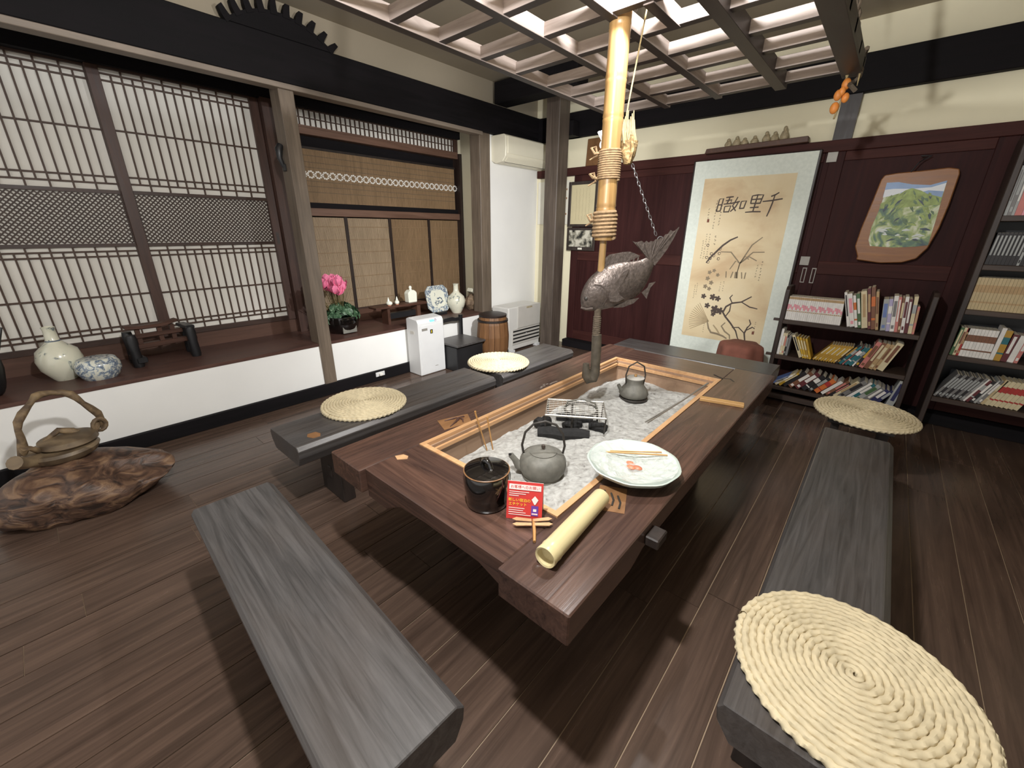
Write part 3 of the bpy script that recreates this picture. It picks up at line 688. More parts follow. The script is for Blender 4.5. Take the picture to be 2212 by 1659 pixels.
# ================================================================= HANGING LATTICE (over the hearth)
LZ = 2.28
lt = thing('hanging_lattice', 'dark wooden lattice rack hanging over the hearth', 'lattice', (-1.11, 2.1, LZ))
lx, ly = -1.11, 2.1
def lbox(name, x0, x1, y0, y1, z0, z1, mat, pale=None):
    m = MB().box(x0-lx, x1-lx, y0-ly, y1-ly, z0-LZ, z1-LZ)
    if pale: m.m = [1, 1, 1, 1, 0, 1]  # sides and top take the lit, pale colour; underside keeps the dark one
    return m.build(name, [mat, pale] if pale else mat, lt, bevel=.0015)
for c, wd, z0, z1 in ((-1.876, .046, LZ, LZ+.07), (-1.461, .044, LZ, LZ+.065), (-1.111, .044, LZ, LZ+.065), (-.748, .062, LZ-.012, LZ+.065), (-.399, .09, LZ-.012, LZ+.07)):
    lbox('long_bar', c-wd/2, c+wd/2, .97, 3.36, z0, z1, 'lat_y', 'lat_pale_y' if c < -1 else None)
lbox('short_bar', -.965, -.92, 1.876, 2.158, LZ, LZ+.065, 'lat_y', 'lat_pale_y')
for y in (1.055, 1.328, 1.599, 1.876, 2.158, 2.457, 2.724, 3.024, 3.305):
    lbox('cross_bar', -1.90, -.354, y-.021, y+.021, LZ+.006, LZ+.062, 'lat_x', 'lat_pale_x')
for x, y, x2 in ((-1.876, 1.1, -1.70), (-.40, 1.1, -.55), (-1.876, 3.25, -1.70), (-.393, 3.30, -.51)):
    n = 40; H_ = ZC-LZ-.05
    m = MB()
    for ph in (0, PI):
        m.tube([(x+(x2-x)*q/n-lx+.008*math.cos(ph+q*.9), y-ly+.008*math.sin(ph+q*.9), .05+H_*q/n) for q in range(n+1)], .008, 6)
    m.build('suspension_rope', 'rope_grey', lt, smooth=True)
MB().tube([(-.375-lx+.02*math.cos(q*1.2), 3.30-ly+.05*math.sin(q*1.2), .10-.02*q) for q in range(11)], .012, 6).build('knot', 'rope_grey', lt, smooth=True)
# dried persimmons hanging from the lattice corner
pd = thing('persimmon_string', 'string of orange dried persimmons hanging at the lattice corner', 'persimmons', (-.40, 3.30, 2.26))
MB().tube([(0, 0, .06), (-.02, 0, -.02), (-.015, .01, -.10), (-.03, 0, -.2)], .005, 6).build('string', 'sack', pd, smooth=True)
for c, r in (((-.01, 0, -.035), .026), ((-.035, -.01, -.085), .024), ((.0, .005, -.10), .022), ((-.04, 0, -.145), .026), ((-.02, -.012, -.07), .02)):
    MB().sphere(c, (r*.85, r*.8, r*1.15), 12, 8).build('persimmon', 'persimmon', pd, smooth=True)
for s_ in (-1, 1): MB().tube([(0, 0, .05), (.03*s_+.01, 0, .01), (.02*s_+.02, .01, -.05)], [.008, .006, .002], 6).build('straw_wisp', 'sack', pd, smooth=True)

# ================================================================= POT HOOK : bamboo pole, fish, hook
PX, PY = -1.10, 1.95
ph_ = thing('pot_hanger', 'bamboo pot hanger pole with rope wraps and hook above the hearth', 'pot hanger', (PX, PY, .64))
zb = lambda z: z-.64
prof = [(.040, 1.402), (.046, 1.404)]
nodes = [1.555, 1.93, 2.08, 2.265, 2.47]
z = 1.42
for nz in nodes: prof += [(.0455, nz-.02), (.0475, nz-.006), (.045, nz), (.0478, nz+.006), (.0458, nz+.02)]
prof += [(.046, 2.62), (.040, 2.622)]
MB().lathe([(r, zb(zz)) for r, zz in prof], 28).build('bamboo_pole', 'bamboo', ph_, smooth=True)
def coil(z0, z1, r, tr_, name, mat):
    n = int((z1-z0)/(tr_*1.7)); pts = []
    for q in range(n*18+1):
        a = 2*PI*q/18; pts.append((r*math.cos(a), r*math.sin(a), zb(z0)+(z1-z0)*q/(n*18)))
    return MB().tube(pts, tr_, 6).build(name, mat, ph_, smooth=True)
coil(1.675, 1.80, .050, .0055, 'rope_wrap', 'rope'); coil(1.415, 1.535, .053, .009, 'rope_wrap', 'rope')
coil(1.49, 1.53, .049, .005, 'rope_wrap', 'rope')
U = Vector((.7518, .6594, 0)).normalized(); Nn = Vector((-.6594, .7518, 0)).normalized()
def uv(u, z, t=0.0): p = U*u + Nn*t; return (p.x, p.y, zb(z))
for zz, k_ in ((1.79, 1), (1.68, -1), (1.50, 1)):
    MB().tube([uv(-.045, zz), uv(-.075, zz-.005*k_, -.01), uv(-.09, zz+.02, .0), uv(-.07, zz+.025), uv(-.06, zz-.01), uv(-.095, zz-.03)], [.006, .007, .006, .006, .006, .003], 6).build('rope_tail', 'rope', ph_, smooth=True)
MB().lathe([(.017, zb(1.06)), (.018, zb(1.20)), (.016, zb(1.22)), (.018, zb(1.24)), (.017, zb(1.41))], 14).build('inner_rod', 'bamboo', ph_, smooth=True)
MB().lathe([(.016, zb(.98)), (.019, zb(.985)), (.018, zb(1.07))], 14).build('rod_foot', 'rope_grey', ph_, smooth=True)
coil(.90, 1.02, .0165, .006, 'cord_wrap', 'rope_grey')
MB().tube([uv(.004, .92), uv(.008, .85), uv(.010, .75), uv(.010, .705), uv(.0, .668), uv(-.022, .662), uv(-.036, .685), uv(-.040, .725), uv(-.042, .755)], [.026, .027, .026, .029, .030, .029, .026, .021, .017], 14).build('hook', 'iron_hook', ph_, smooth=True)
# carved fish
fh = thing('fish_ornament', 'bronze fish cross piece hanging head down on the pot hanger', 'fish', (PX, PY, 1.0), 0)
def fz(X, Y, t=0.0):
    u = (1200+X/4.607-1299)*.00241; zz = 1.267-(480+Y/4.607-580)*.00243
    p = U*u + Nn*t; return Vector((p.x, p.y, zz-1.0))
sec = [((282, 805), (288, 862), 8), ((268, 745), (335, 878), 34), ((283, 660), (405, 875), 55), ((330, 560), (480, 868), 74), ((420, 472), (580, 848), 86), ((530, 418), (705, 812), 86), ((660, 388), (820, 752), 74), ((770, 390), (895, 660), 54), ((850, 374), (942, 540), 34), ((888, 348), (968, 430), 20), ((900, 335), (985, 385), 9)]
m = MB(); n = 20; vs = []; fs = []
for tp, bt_, th in sec:
    a = fz(*tp); b = fz(*bt_); c = (a+b)/2; h = (a-b)/2; hw = th/4.607*.00241
    for k in range(n):
        q = 2*PI*k/n; vs.append(c + h*math.cos(q) + Nn*hw*math.sin(q)*(1.0-.12*math.cos(2*q)))
for i in range(len(sec)-1):
    for k in range(n): l = (k+1) % n; fs.append((i*n+k, i*n+l, (i+1)*n+l, (i+1)*n+k))
fs += [tuple(reversed(range(n))), tuple(range((len(sec)-1)*n, len(sec)*n))]
m.add(vs, fs); body = m.build('body', 'bronze', fh, smooth=True)
sub = body.modifiers.new('sub', 'SUBSURF'); sub.levels = 1; sub.render_levels = 1
def fin(name, pts, t0, t1, mat='bronze', parent=fh):
    m = MB(); A = [fz(p[0], p[1], t0) for p in pts]; B = [fz(p[0], p[1], t1) for p in pts]; n = len(pts)
    m.add(A+B, [tuple(reversed(range(n))), tuple(range(n, 2*n))]+[(i, (i+1) % n, n+(i+1) % n, n+i) for i in range(n)])
    return m.build(name, mat, parent)
tail = fin('tail_fin', [(880, 350), (975, 430), (1010, 380), (1070, 290), (1120, 190), (1165, 80), (1135, 110), (1110, 120), (1090, 108), (1070, 140), (1045, 148), (1025, 180), (1000, 178), (985, 190), (960, 188), (940, 210), (915, 205), (895, 222), (870, 205), (850, 225), (825, 205), (800, 212), (775, 218), (735, 208), (800, 265), (870, 310)], -.006, .006)
for e in ((770, 216), (850, 222), (915, 205), (960, 190), (1025, 178), (1070, 140), (1125, 112)):
    a = fz(925, 385, -.007); b = fz(e[0], e[1]+6, -.007); MB().tube([a, (a+b)/2, b], [.003, .004, .0035], 6).build('fin_ray', 'bronze', tail, smooth=True)
    a = fz(925, 385, .007); b = fz(e[0], e[1]+6, .007); MB().tube([a, (a+b)/2, b], [.003, .004, .0035], 6).build('fin_ray', 'bronze', tail, smooth=True)
dors = fin('dorsal_fin', [(440, 470), (455, 420), (500, 350), (530, 330), (580, 322), (650, 308), (720, 303), (770, 318), (825, 342), (770, 368), (700, 395), (560, 425)], -.004, .004)
for q in range(9):
    b = (470+q*42, 470-q*9 if q < 8 else 400); e = (525+q*36, 332-min(q, 5)*6+max(0, q-5)*12)
    MB().tube([fz(*b), fz(*e)], [.006, .003], 6).build('fin_ray', 'bronze', dors, smooth=True)
for s_ in (-1, 1):
    fin('pectoral_fin', [(545, 640), (600, 560), (650, 490), (705, 450), (690, 510), (655, 590), (610, 650), (640, 700), (690, 735), (620, 770), (550, 765), (530, 720)], s_*.044, s_*.049)
    MB().sphere(fz(322, 745, s_*.021), .012, 12, 8).build('eye', 'iron_dark', fh, smooth=True)
    MB().tube([fz(385, 605, s_*.036), fz(450, 610, s_*.045), fz(505, 660, s_*.046), fz(520, 740, s_*.042), fz(490, 810, s_*.03)], .004, 6).build('gill_line', 'bronze', fh, smooth=True)
fin('pelvic_fin', [(600, 835), (720, 760), (850, 738), (800, 790), (700, 830)], -.02, -.012); fin('anal_fin', [(880, 690), (935, 640), (945, 600), (1005, 585), (960, 640), (935, 750)], -.004, .004)
MB().tube([fz(278, 838, -.012), fz(330, 850, -.02), fz(395, 838, -.03)], .006, 6).build('lip', 'bronze', fh, smooth=True)
MB().tube([fz(1000+.0, 190, 0)+Vector((.011*math.cos(a), .008*math.cos(a), .013*math.sin(a))) for a in [2*PI*q/14 for q in range(14)]], .003, 6, closed=True).build('ring', 'chain', fh, smooth=True)
# chain
ch = thing('tail_chain', 'thin grey chain from the straw sandal bundle to the fish tail', 'chain', (PX, PY, 1.4), 0)
p0 = U*.108 + Vector((0, 0, .345)); p1 = U*.262 + Vector((0, 0, .028)); n = 17
for i in range(n):
    c = p0.lerp(p1, (i+.5)/n); d = (p1-p0).normalized(); side = (Nn if i % 2 else d.cross(Nn)).normalized()
    MB().tube([c + d*.0125*math.cos(a) + side*.0055*math.sin(a) for a in [2*PI*q/10 for q in range(10)]], .0018, 5, closed=True).build('link', 'chain', ch, smooth=True)
# straw bundle / wooden scoop
sc_ = thing('straw_sandal', 'woven straw sandal bundle hanging beside the bamboo pole', 'straw bundle', (PX+U.x*.085, PY+U.y*.085, 1.74), math.atan2(U.y, U.x))
MB().lathe([(.0, .0), (.018, .004), (.034, .04), (.040, .085), (.041, .10), (.036, .10), (.0, .09)], 16, sx=1.0, sy=.7).build('sole', 'sandal', sc_, smooth=True)
for q in range(9):
    a = -1.0+q*.25; x0 = .036*math.sin(a)
    MB().tube([(x0, -.02+.005*(q % 3), .085), (x0*.9-.012, -.01, .14), (-.035+.006*q, 0, .185+.012*(q % 4))], [.008, .009, .004], 6, flat=.6).build('straw_wisp', 'sack', sc_, smooth=True)
MB().tube([(0, -.028, .005), (.01, -.035, .06), (.0, -.03, .12)], .007, 6).build('strap', 'sandal', sc_, smooth=True)
MB().tube([(-.025, 0, .19), (-.02, 0, .25), (.03, .03, .60)], .0035, 6).build('cord', 'sack', sc_, smooth=True)

# ================================================================= LAMPS
l1 = thing('pendant_lamp', 'pendant lamp above the near end of the hearth table, out of view', 'lamp', LAMP1)
MB().sphere((0, 0, .085), .030, 12, 8).build('bulb', 'bulb', l1, smooth=True)
MB().lathe([(.02, .15), (.03, .12), (.02, .11)], 14).build('socket', 'black', l1, smooth=True)
MB().tube([(0, 0, .14), (0, 0, ZC-LAMP1[2])], .004, 6).build('cord', 'black', l1)
point_light('pendant_light', (0, 0, 0), P1, .045, (1.0, 1.0, 1.0), l1)
l2 = thing('clip_lamp', 'small white clip lamp glowing behind the bamboo pole', 'lamp', LAMP2)
MB().sphere((0, 0, 0), .022, 12, 8).build('bulb', 'bulb', l2, smooth=True)
MB().lathe([(.016, .02), (.036, .055), (.034, .056), (.012, .03)], 16).build('shade', 'bulb', l2, smooth=True)
MB().tube([(0, 0, .05), (.04, -.03, .09), (.085, -.075, .06)], .006, 6).build('arm', 'white_plastic', l2, smooth=True)
cl = point_light('clip_light', (-.03, .02, -.03), P2, .03, (1.0, 1.0, 1.0), l2, 128)
cl.data.spot_blend = 1.0; cl.rotation_euler = Vector((-.60, .54, -.46)).to_track_quat('-Z', 'Y').to_euler()
l3 = thing('lattice_lamp', 'small bulb lamp fixed inside the hanging lattice beside the pole', 'lamp', LAMP3)
MB().sphere((0, 0, .055), .024, 12, 8).build('bulb', 'bulb', l3, smooth=True)
MB().lathe([(.016, .075), (.020, .10), (.012, .13), (.0, .13)], 12).build('socket', 'black', l3, smooth=True)
MB().tube([(0, 0, .12), (-.012, .10, .13), (-.012, .20, -.03)], .005, 6).build('bracket', 'black', l3, smooth=True)
point_light('lattice_light', (0, 0, 0), P3, .03, (1.0, 1.0, 1.0), l3)

# ================================================================= SAW WHEEL on the left beam
sw = thing('gear_wheel', 'dark toothed wooden wheel segment standing on the left beam', 'gear wheel', (-3.625, 1.635, 2.72))
R_ = .55; cz = -.41
a0 = math.acos(-cz/R_); pts = []
for q in range(25):
    a = -a0 + 2*a0*q/24; pts.append((R_*math.sin(a), cz+R_*math.cos(a)))
MB().prism(pts, 'x', -.02, .025).build('rim_board', 'beam_y', sw)
for q in range(10):
    a = -a0 + 2*a0*(q+.3)/9.6; d = Vector((math.sin(a), math.cos(a))); s_ = Vector((math.cos(a), -math.sin(a)))
    b = Vector((0, cz)) + d*(R_-.02); tip = b + d*.085 + s_*.012
    MB().prism([tuple(b-s_*.026), tuple(b+d*.05-s_*.018), tuple(tip-s_*.016), tuple(tip+s_*.014), tuple(b+d*.03+s_*.022), tuple(b+s_*.026)], 'x', -.015, .03).build('tooth', 'beam_y', sw)

# ================================================================= WINDOW LEDGE ORNAMENTS
SZ = .49
v = thing('flask_vase', 'tall white porcelain flask with grey brushwork on the left ledge', 'vase', (-3.99, -.005, SZ))
MB().lathe([(.0, 0), (.055, 0), (.062, .01), (.105, .08), (.115, .14), (.10, .20), (.05, .245), (.034, .265), (.030, .33), (.034, .352), (.028, .355), (.024, .33), (.0, .32)], 32).build('body', 'porcelain_sparse', v, smooth=True)
MB().lathe([(.036, .258), (.039, .262), (.036, .268)], 24).build('neck_band', 'blue_glaze', v, smooth=True)
v = thing('blue_bowl', 'round blue and white porcelain pot beside the tall flask', 'pot', (-3.86, .155, SZ))
MB().lathe([(.0, 0), (.085, 0), (.10, .02), (.118, .06), (.116, .10), (.098, .135), (.09, .138), (.0, .134)], 32).build('body', 'porcelain_blue', v, smooth=True)
v = thing('wooden_rack', 'dark wooden rack with heavy legs on the ledge before the paper screens', 'rack', (-4.04, .55, SZ), .12)
for x, y in ((.06, -.19), (-.10, -.17), (.07, .17), (-.12, .20)):
    MB().lathe([(.030, 0), (.034, .02), (.030, .12), (.034, .20), (.028, .235), (.0, .24)], 12, (x, y, 0)).build('leg', 'black_wood', v, smooth=True)
MB().box(-.03, .03, -.20, .22, .12, .155).build('lower_beam', 'stool_wood', v, bevel=.004)
MB().box(-.02, .02, -.16, .14, .195, .225).build('middle_beam', 'stool_wood', v, bevel=.004)
MB().prism([(-.20, .275), (-.10, .262), (.02, .262), (.12, .285), (.12, .305), (.0, .285), (-.12, .285), (-.20, .30)], 'x', -.035, .035).build('top_beam', 'stool_wood', v, bevel=.003)
for y in (-.13, .0, .08): MB().box(-.012, .012, y-.014, y+.014, .15, .268).build('upright', 'stool_wood', v)
MB().box(-.11, .09, .14, .20, .225, .25).build('end_beam', 'black_wood', v, bevel=.004)
MB().box(-.10, .10, -.20, -.14, .03, .07).build('foot_beam', 'black_wood', v, bevel=.004)
v = thing('dark_carving', 'dark carved root figure on the ledge at the left picture edge', 'carving', (-3.86, -.30, SZ))
m = MB().sphere((0, 0, .16), (.07, .06, .17), 16, 12); m.sphere((.02, -.03, .36), (.055, .05, .07), 14, 10); m.tube([(0, 0, .2), (.03, .07, .30), (.02, .10, .40)], [.03, .022, .01], 8)
m.v = [tuple(Vector(p)+mathutils.noise.noise_vector(Vector(p)*9)*.025) for p in m.v]; m.build('figure', 'black_wood', v, smooth=True)
# cyclamen
cy = thing('cyclamen', 'pink cyclamen in a black round pot on the ledge', 'potted plant', (-3.92, 1.93, SZ))
MB().lathe([(.0, 0), (.11, 0), (.15, .05), (.165, .11), (.16, .16), (.15, .165), (.145, .14), (.0, .13)], 28).build('pot', 'black_lacquer', cy, smooth=True)
MB().box(.128, .140, -.07, .07, .012, .10).build('pot_label', 'pot_grey', cy)
lfm = MB().add([(0, 0, 0), (.035, -.03, .006), (.062, -.008, .002), (.062, .008, .002), (.035, .03, .006), (.03, 0, -.006)], [(0, 1, 5), (1, 2, 5), (2, 3, 5), (3, 4, 5), (4, 0, 5)]).mesh('leaf', 'leaf', True)
for q in range(110):
    a = random.uniform(0, 2*PI); r = math.sqrt(random.random())*.17; z = .19+.10*(1-(r/.18)**2)+random.uniform(-.03, .02)
    o = bpy.data.objects.new('leaf', lfm); C.objects.link(o); o.parent = cy; o.location = (r*math.cos(a), r*math.sin(a), z)
    o.rotation_euler = (random.uniform(-.4, .4), .35+1.6*r/.18+random.uniform(-.25, .25), a); s_ = random.uniform(1.0, 1.5); o.scale = (s_, s_, s_)
ptm = MB().add([(0, -.004, 0), (.012, -.018, .025), (.006, -.02, .052), (-.006, 0, .062), (.006, .02, .052), (.012, .018, .025), (0, .004, 0), (.010, 0, .03)], [(0, 1, 7), (1, 2, 7), (2, 3, 7), (3, 4, 7), (4, 5, 7), (5, 6, 7), (6, 0, 7)]).mesh('petal', 'petal', True)
for q in range(26):
    a = random.uniform(0, 2*PI); r = random.uniform(.01, .12); 
    x, y = r*math.cos(a), r*math.sin(a)+(-.02); z = .40+random.uniform(-.03, .07)
    if q < 5: x, y, z = .02+random.uniform(-.04, .04), -.20+random.uniform(-.04, .04), .36+random.uniform(-.06, .04)
    fo = MB().tube([(x*.4, y*.4, .2), (x*.8, y*.8, (z+.2)/2+.03), (x, y, z)], .003, 5).build('flower', 'stem', cy, smooth=True)
    for k in range(5):
        o = bpy.data.objects.new('petal', ptm); C.objects.link(o); o.parent = fo; o.location = (x, y, z); o.rotation_euler = (random.uniform(-.3, .3), random.uniform(.25, .6), 2*PI*k/5+random.uniform(-.3, .3)); s_ = random.uniform(1.25, 1.6); o.scale = (s_,)*3
# little bench with shells and bottle
lb = thing('ledge_bench', 'small dark wooden display bench on the ledge', 'display stand', (-3.92, 2.60, SZ))
MB().prism([(-.33, .175), (-.33, .195), (.31, .195), (.33, .18), (.31, .165)], 'x', -.075, .075).build('top', 'stool_wood', lb, bevel=.004)
MB().box(-.06, .06, -.19, -.16, 0, .168).build('leg', 'stool_wood', lb); MB().box(-.06, .06, .19, .235, 0, .168).build('leg', 'kick_y', lb)
MB().box(-.03, .03, -.16, .19, .05, .11).build('stretcher', 'black_wood', lb)
for q, (y, lab) in enumerate(((2.46, 'left small white ceramic bird on the display bench'), (2.555, 'right small white ceramic bird on the display bench'))):
    v = thing('ceramic_bird', lab, 'ornament', (-3.89, y, SZ+.195), .5-q*1.2, 'white ceramic birds')
    MB().sphere((0, 0, .025), (.035, .026, .025), 14, 10).build('body', 'white_ceramic', v, smooth=True)
    MB().lathe([(.016, .035), (.012, .055), (.003, .085), (.0, .088)], 10, (-.008, 0, 0)).build('crest', 'white_ceramic', v, smooth=True)
    MB().lathe([(.0, 0), (.02, 0), (.02, .005), (0, .005)], 10).build('foot', 'meat', v)
v = thing('square_bottle', 'white square shouldered ceramic bottle on the display bench', 'bottle', (-3.92, 2.76, SZ+.195))
MB().prism([(-.055, 0), (.055, 0), (.058, .10), (.05, .115), (.022, .135), (-.022, .135), (-.05, .115), (-.058, .10)], 'x', -.04, .04).build('body', 'white_ceramic', v, bevel=.006)
MB().lathe([(.017, .13), (.014, .15), (.018, .16), (.013, .175), (.0, .182)], 14).build('stopper', 'white_ceramic', v, smooth=True)
# octagonal plate on a stand
pt = thing('octagonal_plate', 'octagonal blue and white plate propped up on the ledge', 'plate', (-3.93, 3.17, SZ))
M8 = Matrix.Translation((0, 0, .03)) @ Matrix.Rotation(math.radians(-14), 4, 'Y')
def octa(w_, h_, c_): return [(-w_, c_), (-w_+c_, 0), (w_-c_, 0), (w_, c_), (w_, h_-c_), (w_-c_, h_), (-w_+c_, h_), (-w_, h_-c_)]
def oslab(name, w_, h_, c_, z0, x0, x1, mat, par):
    m = MB().prism([(p[0], p[1]+z0) for p in octa(w_, h_, c_)], 'x', x0, x1); m.xf(M8); return m.build(name, mat, par)
pb = oslab('rim', .165, .31, .055, 0, 0, .012, 'porcelain_blue', pt)
oslab('well', .105, .20, .035, .055, .012, .0135, 'porcelain', pt)
for q in range(14):
    a = random.uniform(0, 2*PI); yy, zz = random.uniform(-.055, .055), .155+random.uniform(-.07, .07)
    m = MB().tube([(.0145, yy-.02*math.cos(a), zz-.02*math.sin(a)), (.0148, yy+.008, zz), (.0145, yy+.02*math.cos(a), zz+.02*math.sin(a))], .005, 6, fb=.3); m.xf(M8); m.build('brush_motif', 'blue_glaze', pt)
MB().prism([(-.08, 0), (-.05, 0), (-.05, .12), (-.065, .12)], 'x', -.06, -.04).build('stand', 'black_wood', pt); MB().box(-.06, .05, -.07, .07, 0, .03).build('stand', 'black_wood', pt)
v = thing('sake_flask', 'white porcelain flask with blue branch beside the octagonal plate', 'flask', (-3.86, 3.375, SZ))
MB().lathe([(.0, 0), (.055, 0), (.062, .012), (.10, .09), (.112, .15), (.095, .20), (.04, .25), (.03, .28), (.030, .335), (.038, .35), (.03, .35), (.0, .34)], 30).build('body', 'porcelain_sparse', v, smooth=True)
v = thing('stone_ornament', 'rough brown stone with a slanted green slab at the right end of the ledge', 'stone', (-3.88, 3.67, SZ))
m = MB().sphere((0, 0, .09), (.10, .11, .10), 18, 12); m.v = [(x+.03*mathutils.noise.noise(Vector((x, y, z))*14), y+.03*mathutils.noise.noise(Vector((y, z, x))*14), max(0, z+.03*mathutils.noise.noise(Vector((z, x, y))*14))) for x, y, z in m.v]; m.build('stone', 'stone', v)
m = MB().box(-.05, .05, -.06, .06, 0, .05); m.xf(Matrix.Translation((0, -.01, .20)) @ Matrix.Rotation(-.55, 4, 'X')); m.build('slab', 'porcelain_sparse', v, bevel=.006)

# ================================================================= ROOT STAND with basket pot (left)
rs = thing('root_stand', 'gnarled polished root stand on the floor at the left', 'root stand', (-3.08, -.10, 0))
m = MB().sphere((0, 0, .10), (.26, .34, .16), 40, 26); m.sphere((.06, .22, .10), (.14, .13, .13), 26, 18)
nv = []
for p in m.v:
    q = Vector(p); d = mathutils.noise.noise_vector(q*4.5)*.085 + mathutils.noise.noise_vector(q*11)*.03
    nv.append((q.x+d.x, q.y+d.y, max(0.0, q.z+d.z*.7)))
m.v = nv; m.build('root', 'root', rs, smooth=True)
bp = thing('hoop_pot', 'flat brown lidded pot with a big twisted branch hoop on the root stand', 'pot', (-3.14, -.12, .262), .4)
MB().lathe([(.0, 0), (.08, 0), (.135, .03), (.15, .06), (.14, .075), (.0, .08)], 30).build('body', 'gourd_pot', bp, smooth=True)
MB().lathe([(.0, .078), (.105, .078), (.122, .092), (.115, .118), (.08, .128), (.0, .132)], 30, (.01, .03, 0)).build('lid', 'gourd_pot', bp, smooth=True)
MB().tube([(.02, -.10, .05), (.05, -.17, .075), (.08, -.21, .105)], [.035, .03, .034], 12).build('spout', 'gourd_pot', bp, smooth=True)
hp = []
for q in range(19):
    a = PI*q/18; hp.append((.02*math.sin(3*a), .02-.17*math.cos(a)+.01*math.sin(7*a), .10+.27*math.sin(a)))
MB().tube(hp, [.017+.004*math.sin(q*1.7) for q in range(19)], 8).build('hoop_handle', 'branch', bp, smooth=True)
MB().tube([(.03*math.sin(q*.9), .02-.165*math.cos(PI*q/12), .105+.03*math.sin(q*1.3)+.02*math.sin(PI*q/12)) for q in range(13)], [.016+.005*math.sin(q*2.1) for q in range(13)], 8).build('branch_band', 'branch', bp, smooth=True)
MB().tube([(.03, .17+.03*math.cos(2*PI*q/12), .13+.035*math.sin(2*PI*q/12)) for q in range(12)], .011, 7, closed=True).build('branch_loop', 'branch', bp, smooth=True)

# ================================================================= APPLIANCES (left wall)
ap = thing('air_purifier', 'white upright air purifier against the left wall', 'air purifier', (-3.51, 2.62, 0))
m = MB().prism([(-.105, 0), (.105, 0), (.108, .02), (.105, .56), (.085, .592), (-.05, .606), (-.098, .59)], 'y', -.165, .165); m.build('body', 'white_plastic', ap, bevel=.008)
MB().box(.1055, .109, -.15, .15, .03, .53).build('front_panel', 'heater_light', ap, bevel=.003).data.materials[0] = MATS['white_plastic']
m = MB().box(-.001, .002, -.035, .02, -.011, .011); m.xf(Matrix.Translation((.101, .02, .566)) @ Matrix.Rotation(-.5, 4, 'Y')); m.build('display', 'cyan_led', ap)
MB().box(.109, .1102, -.125, -.055, .475, .50).build('grey_label', 'metal_tag', ap)
MB().box(.109, .1102, -.02, .012, .435, .478).build('black_sticker', 'black', ap); MB().box(.1102, .1106, -.008, .0, .442, .470).build('sticker_mark', 'card_yellow', ap)
MB().box(.109, .1102, .02, .06, .075, .080).build('maker_mark', 'metal_tag', ap)
MB().tube([(.106, .055+.012*math.cos(a), .568+.012*math.sin(a)) for a in [2*PI*q/14 for q in range(14)]], .0015, 4, closed=True).build('button_ring', 'card_purple', ap)
MB().box(-.03, .03, -.168, -.163, .44, .47).build('side_grip', 'heater_grey', ap)
# low box chair
bx = thing('box_chair', 'small black box seat with a carved back rail beside the purifier', 'chair', (-3.40, 2.985, 0))
MB().box(-.16, .18, -.19, .20, 0, .27).build('box', 'black_wood', bx, bevel=.006)
MB().box(-.18, .21, -.205, .215, .278, .30).build('lid', 'bench_x', bx, bevel=.004)
for y in (-.19, .20): MB().box(-.20, -.165, y-.02, y+.02, 0, .53).build('back_post', 'black_wood', bx, bevel=.004)
MB().prism([(-.18, .46), (-.14, .445), (-.10, .47), (-.02, .475), (.06, .475), (.13, .465), (.19, .47), (.19, .505), (.11, .505), (.07, .52), (-.03, .515), (-.10, .50), (-.18, .49)], 'x', -.195, -.17).build('crest_rail', 'black_wood', bx)
# barrel
ba = thing('wooden_barrel', 'brown wooden stave barrel with dark lid by the heater', 'barrel', (-3.27, 3.40, 0))
nst = 18
for q in range(nst):
    a = 2*PI*q/nst; a2 = 2*PI*(q+.94)/nst; m = MB(); vs_ = []
    for z_, r in ((0, .155), (.16, .182), (.30, .187), (.44, .175), (.53, .155)):
        for rr in (r, r-.018):
            vs_ += [(rr*math.cos(a), rr*math.sin(a), z_), (rr*math.cos(a2), rr*math.sin(a2), z_)]
    fs_ = []
    for i in range(4):
        b_ = i*4; c_ = b_+4
        fs_ += [(b_, b_+1, c_+1, c_), (b_+3, b_+2, c_+2, c_+3), (b_+2, b_, c_, c_+2), (b_+1, b_+3, c_+3, c_+1)]
    fs_ += [(0, 2, 3, 1), (16, 17, 19, 18)]
    m.add(vs_, fs_).build('stave', 'barrel', ba)
for z_, r in ((.11, .177), (.48, .171)): MB().lathe([(r, z_-.012), (r+.006, z_-.01), (r+.006, z_+.01), (r, z_+.012)], 30).build('hoop', 'bench_leg', ba, smooth=True)
MB().lathe([(.0, .525), (.16, .525), (.162, .545), (.12, .558), (.0, .562)], 30).build('lid', 'post_dark', ba, smooth=True)
# oil heater
ht = thing('fan_heater', 'pale grey fan heater with black louvres in the far left corner', 'heater', (-3.44, 4.03, 0))
MB().box(-.15, .13, -.31, .31, .02, .56).build('body', 'heater_light', ht, bevel=.012)
MB().box(.13, .14, -.145, .31, .29, .56).build('front_panel', 'heater_grey', ht, bevel=.003)
MB().box(.13, .138, -.24, .30, .09, .285).build('grille', 'heater_grey', ht)
for q in range(4): MB().box(.138, .1405, -.235, .295, .115+q*.045, .133+q*.045).build('louvre', 'dark_slot', ht)
MB().box(.140, .1425, .02, .13, .525, .545).build('handle_recess', 'figurine', ht)
MB().box(-.14, .16, -.30, -.22, 0, .03).build('foot', 'white_plastic', ht); MB().box(-.14, .16, .22, .30, 0, .03).build('foot', 'white_plastic', ht)
MB().box(-.05, .03, -.3125, -.309, .44, .455).build('side_slot', 'dark_slot', ht)
MB().sphere((.142, .02, .205), .007, 8, 6).build('pilot_light', 'white_plastic', ht)
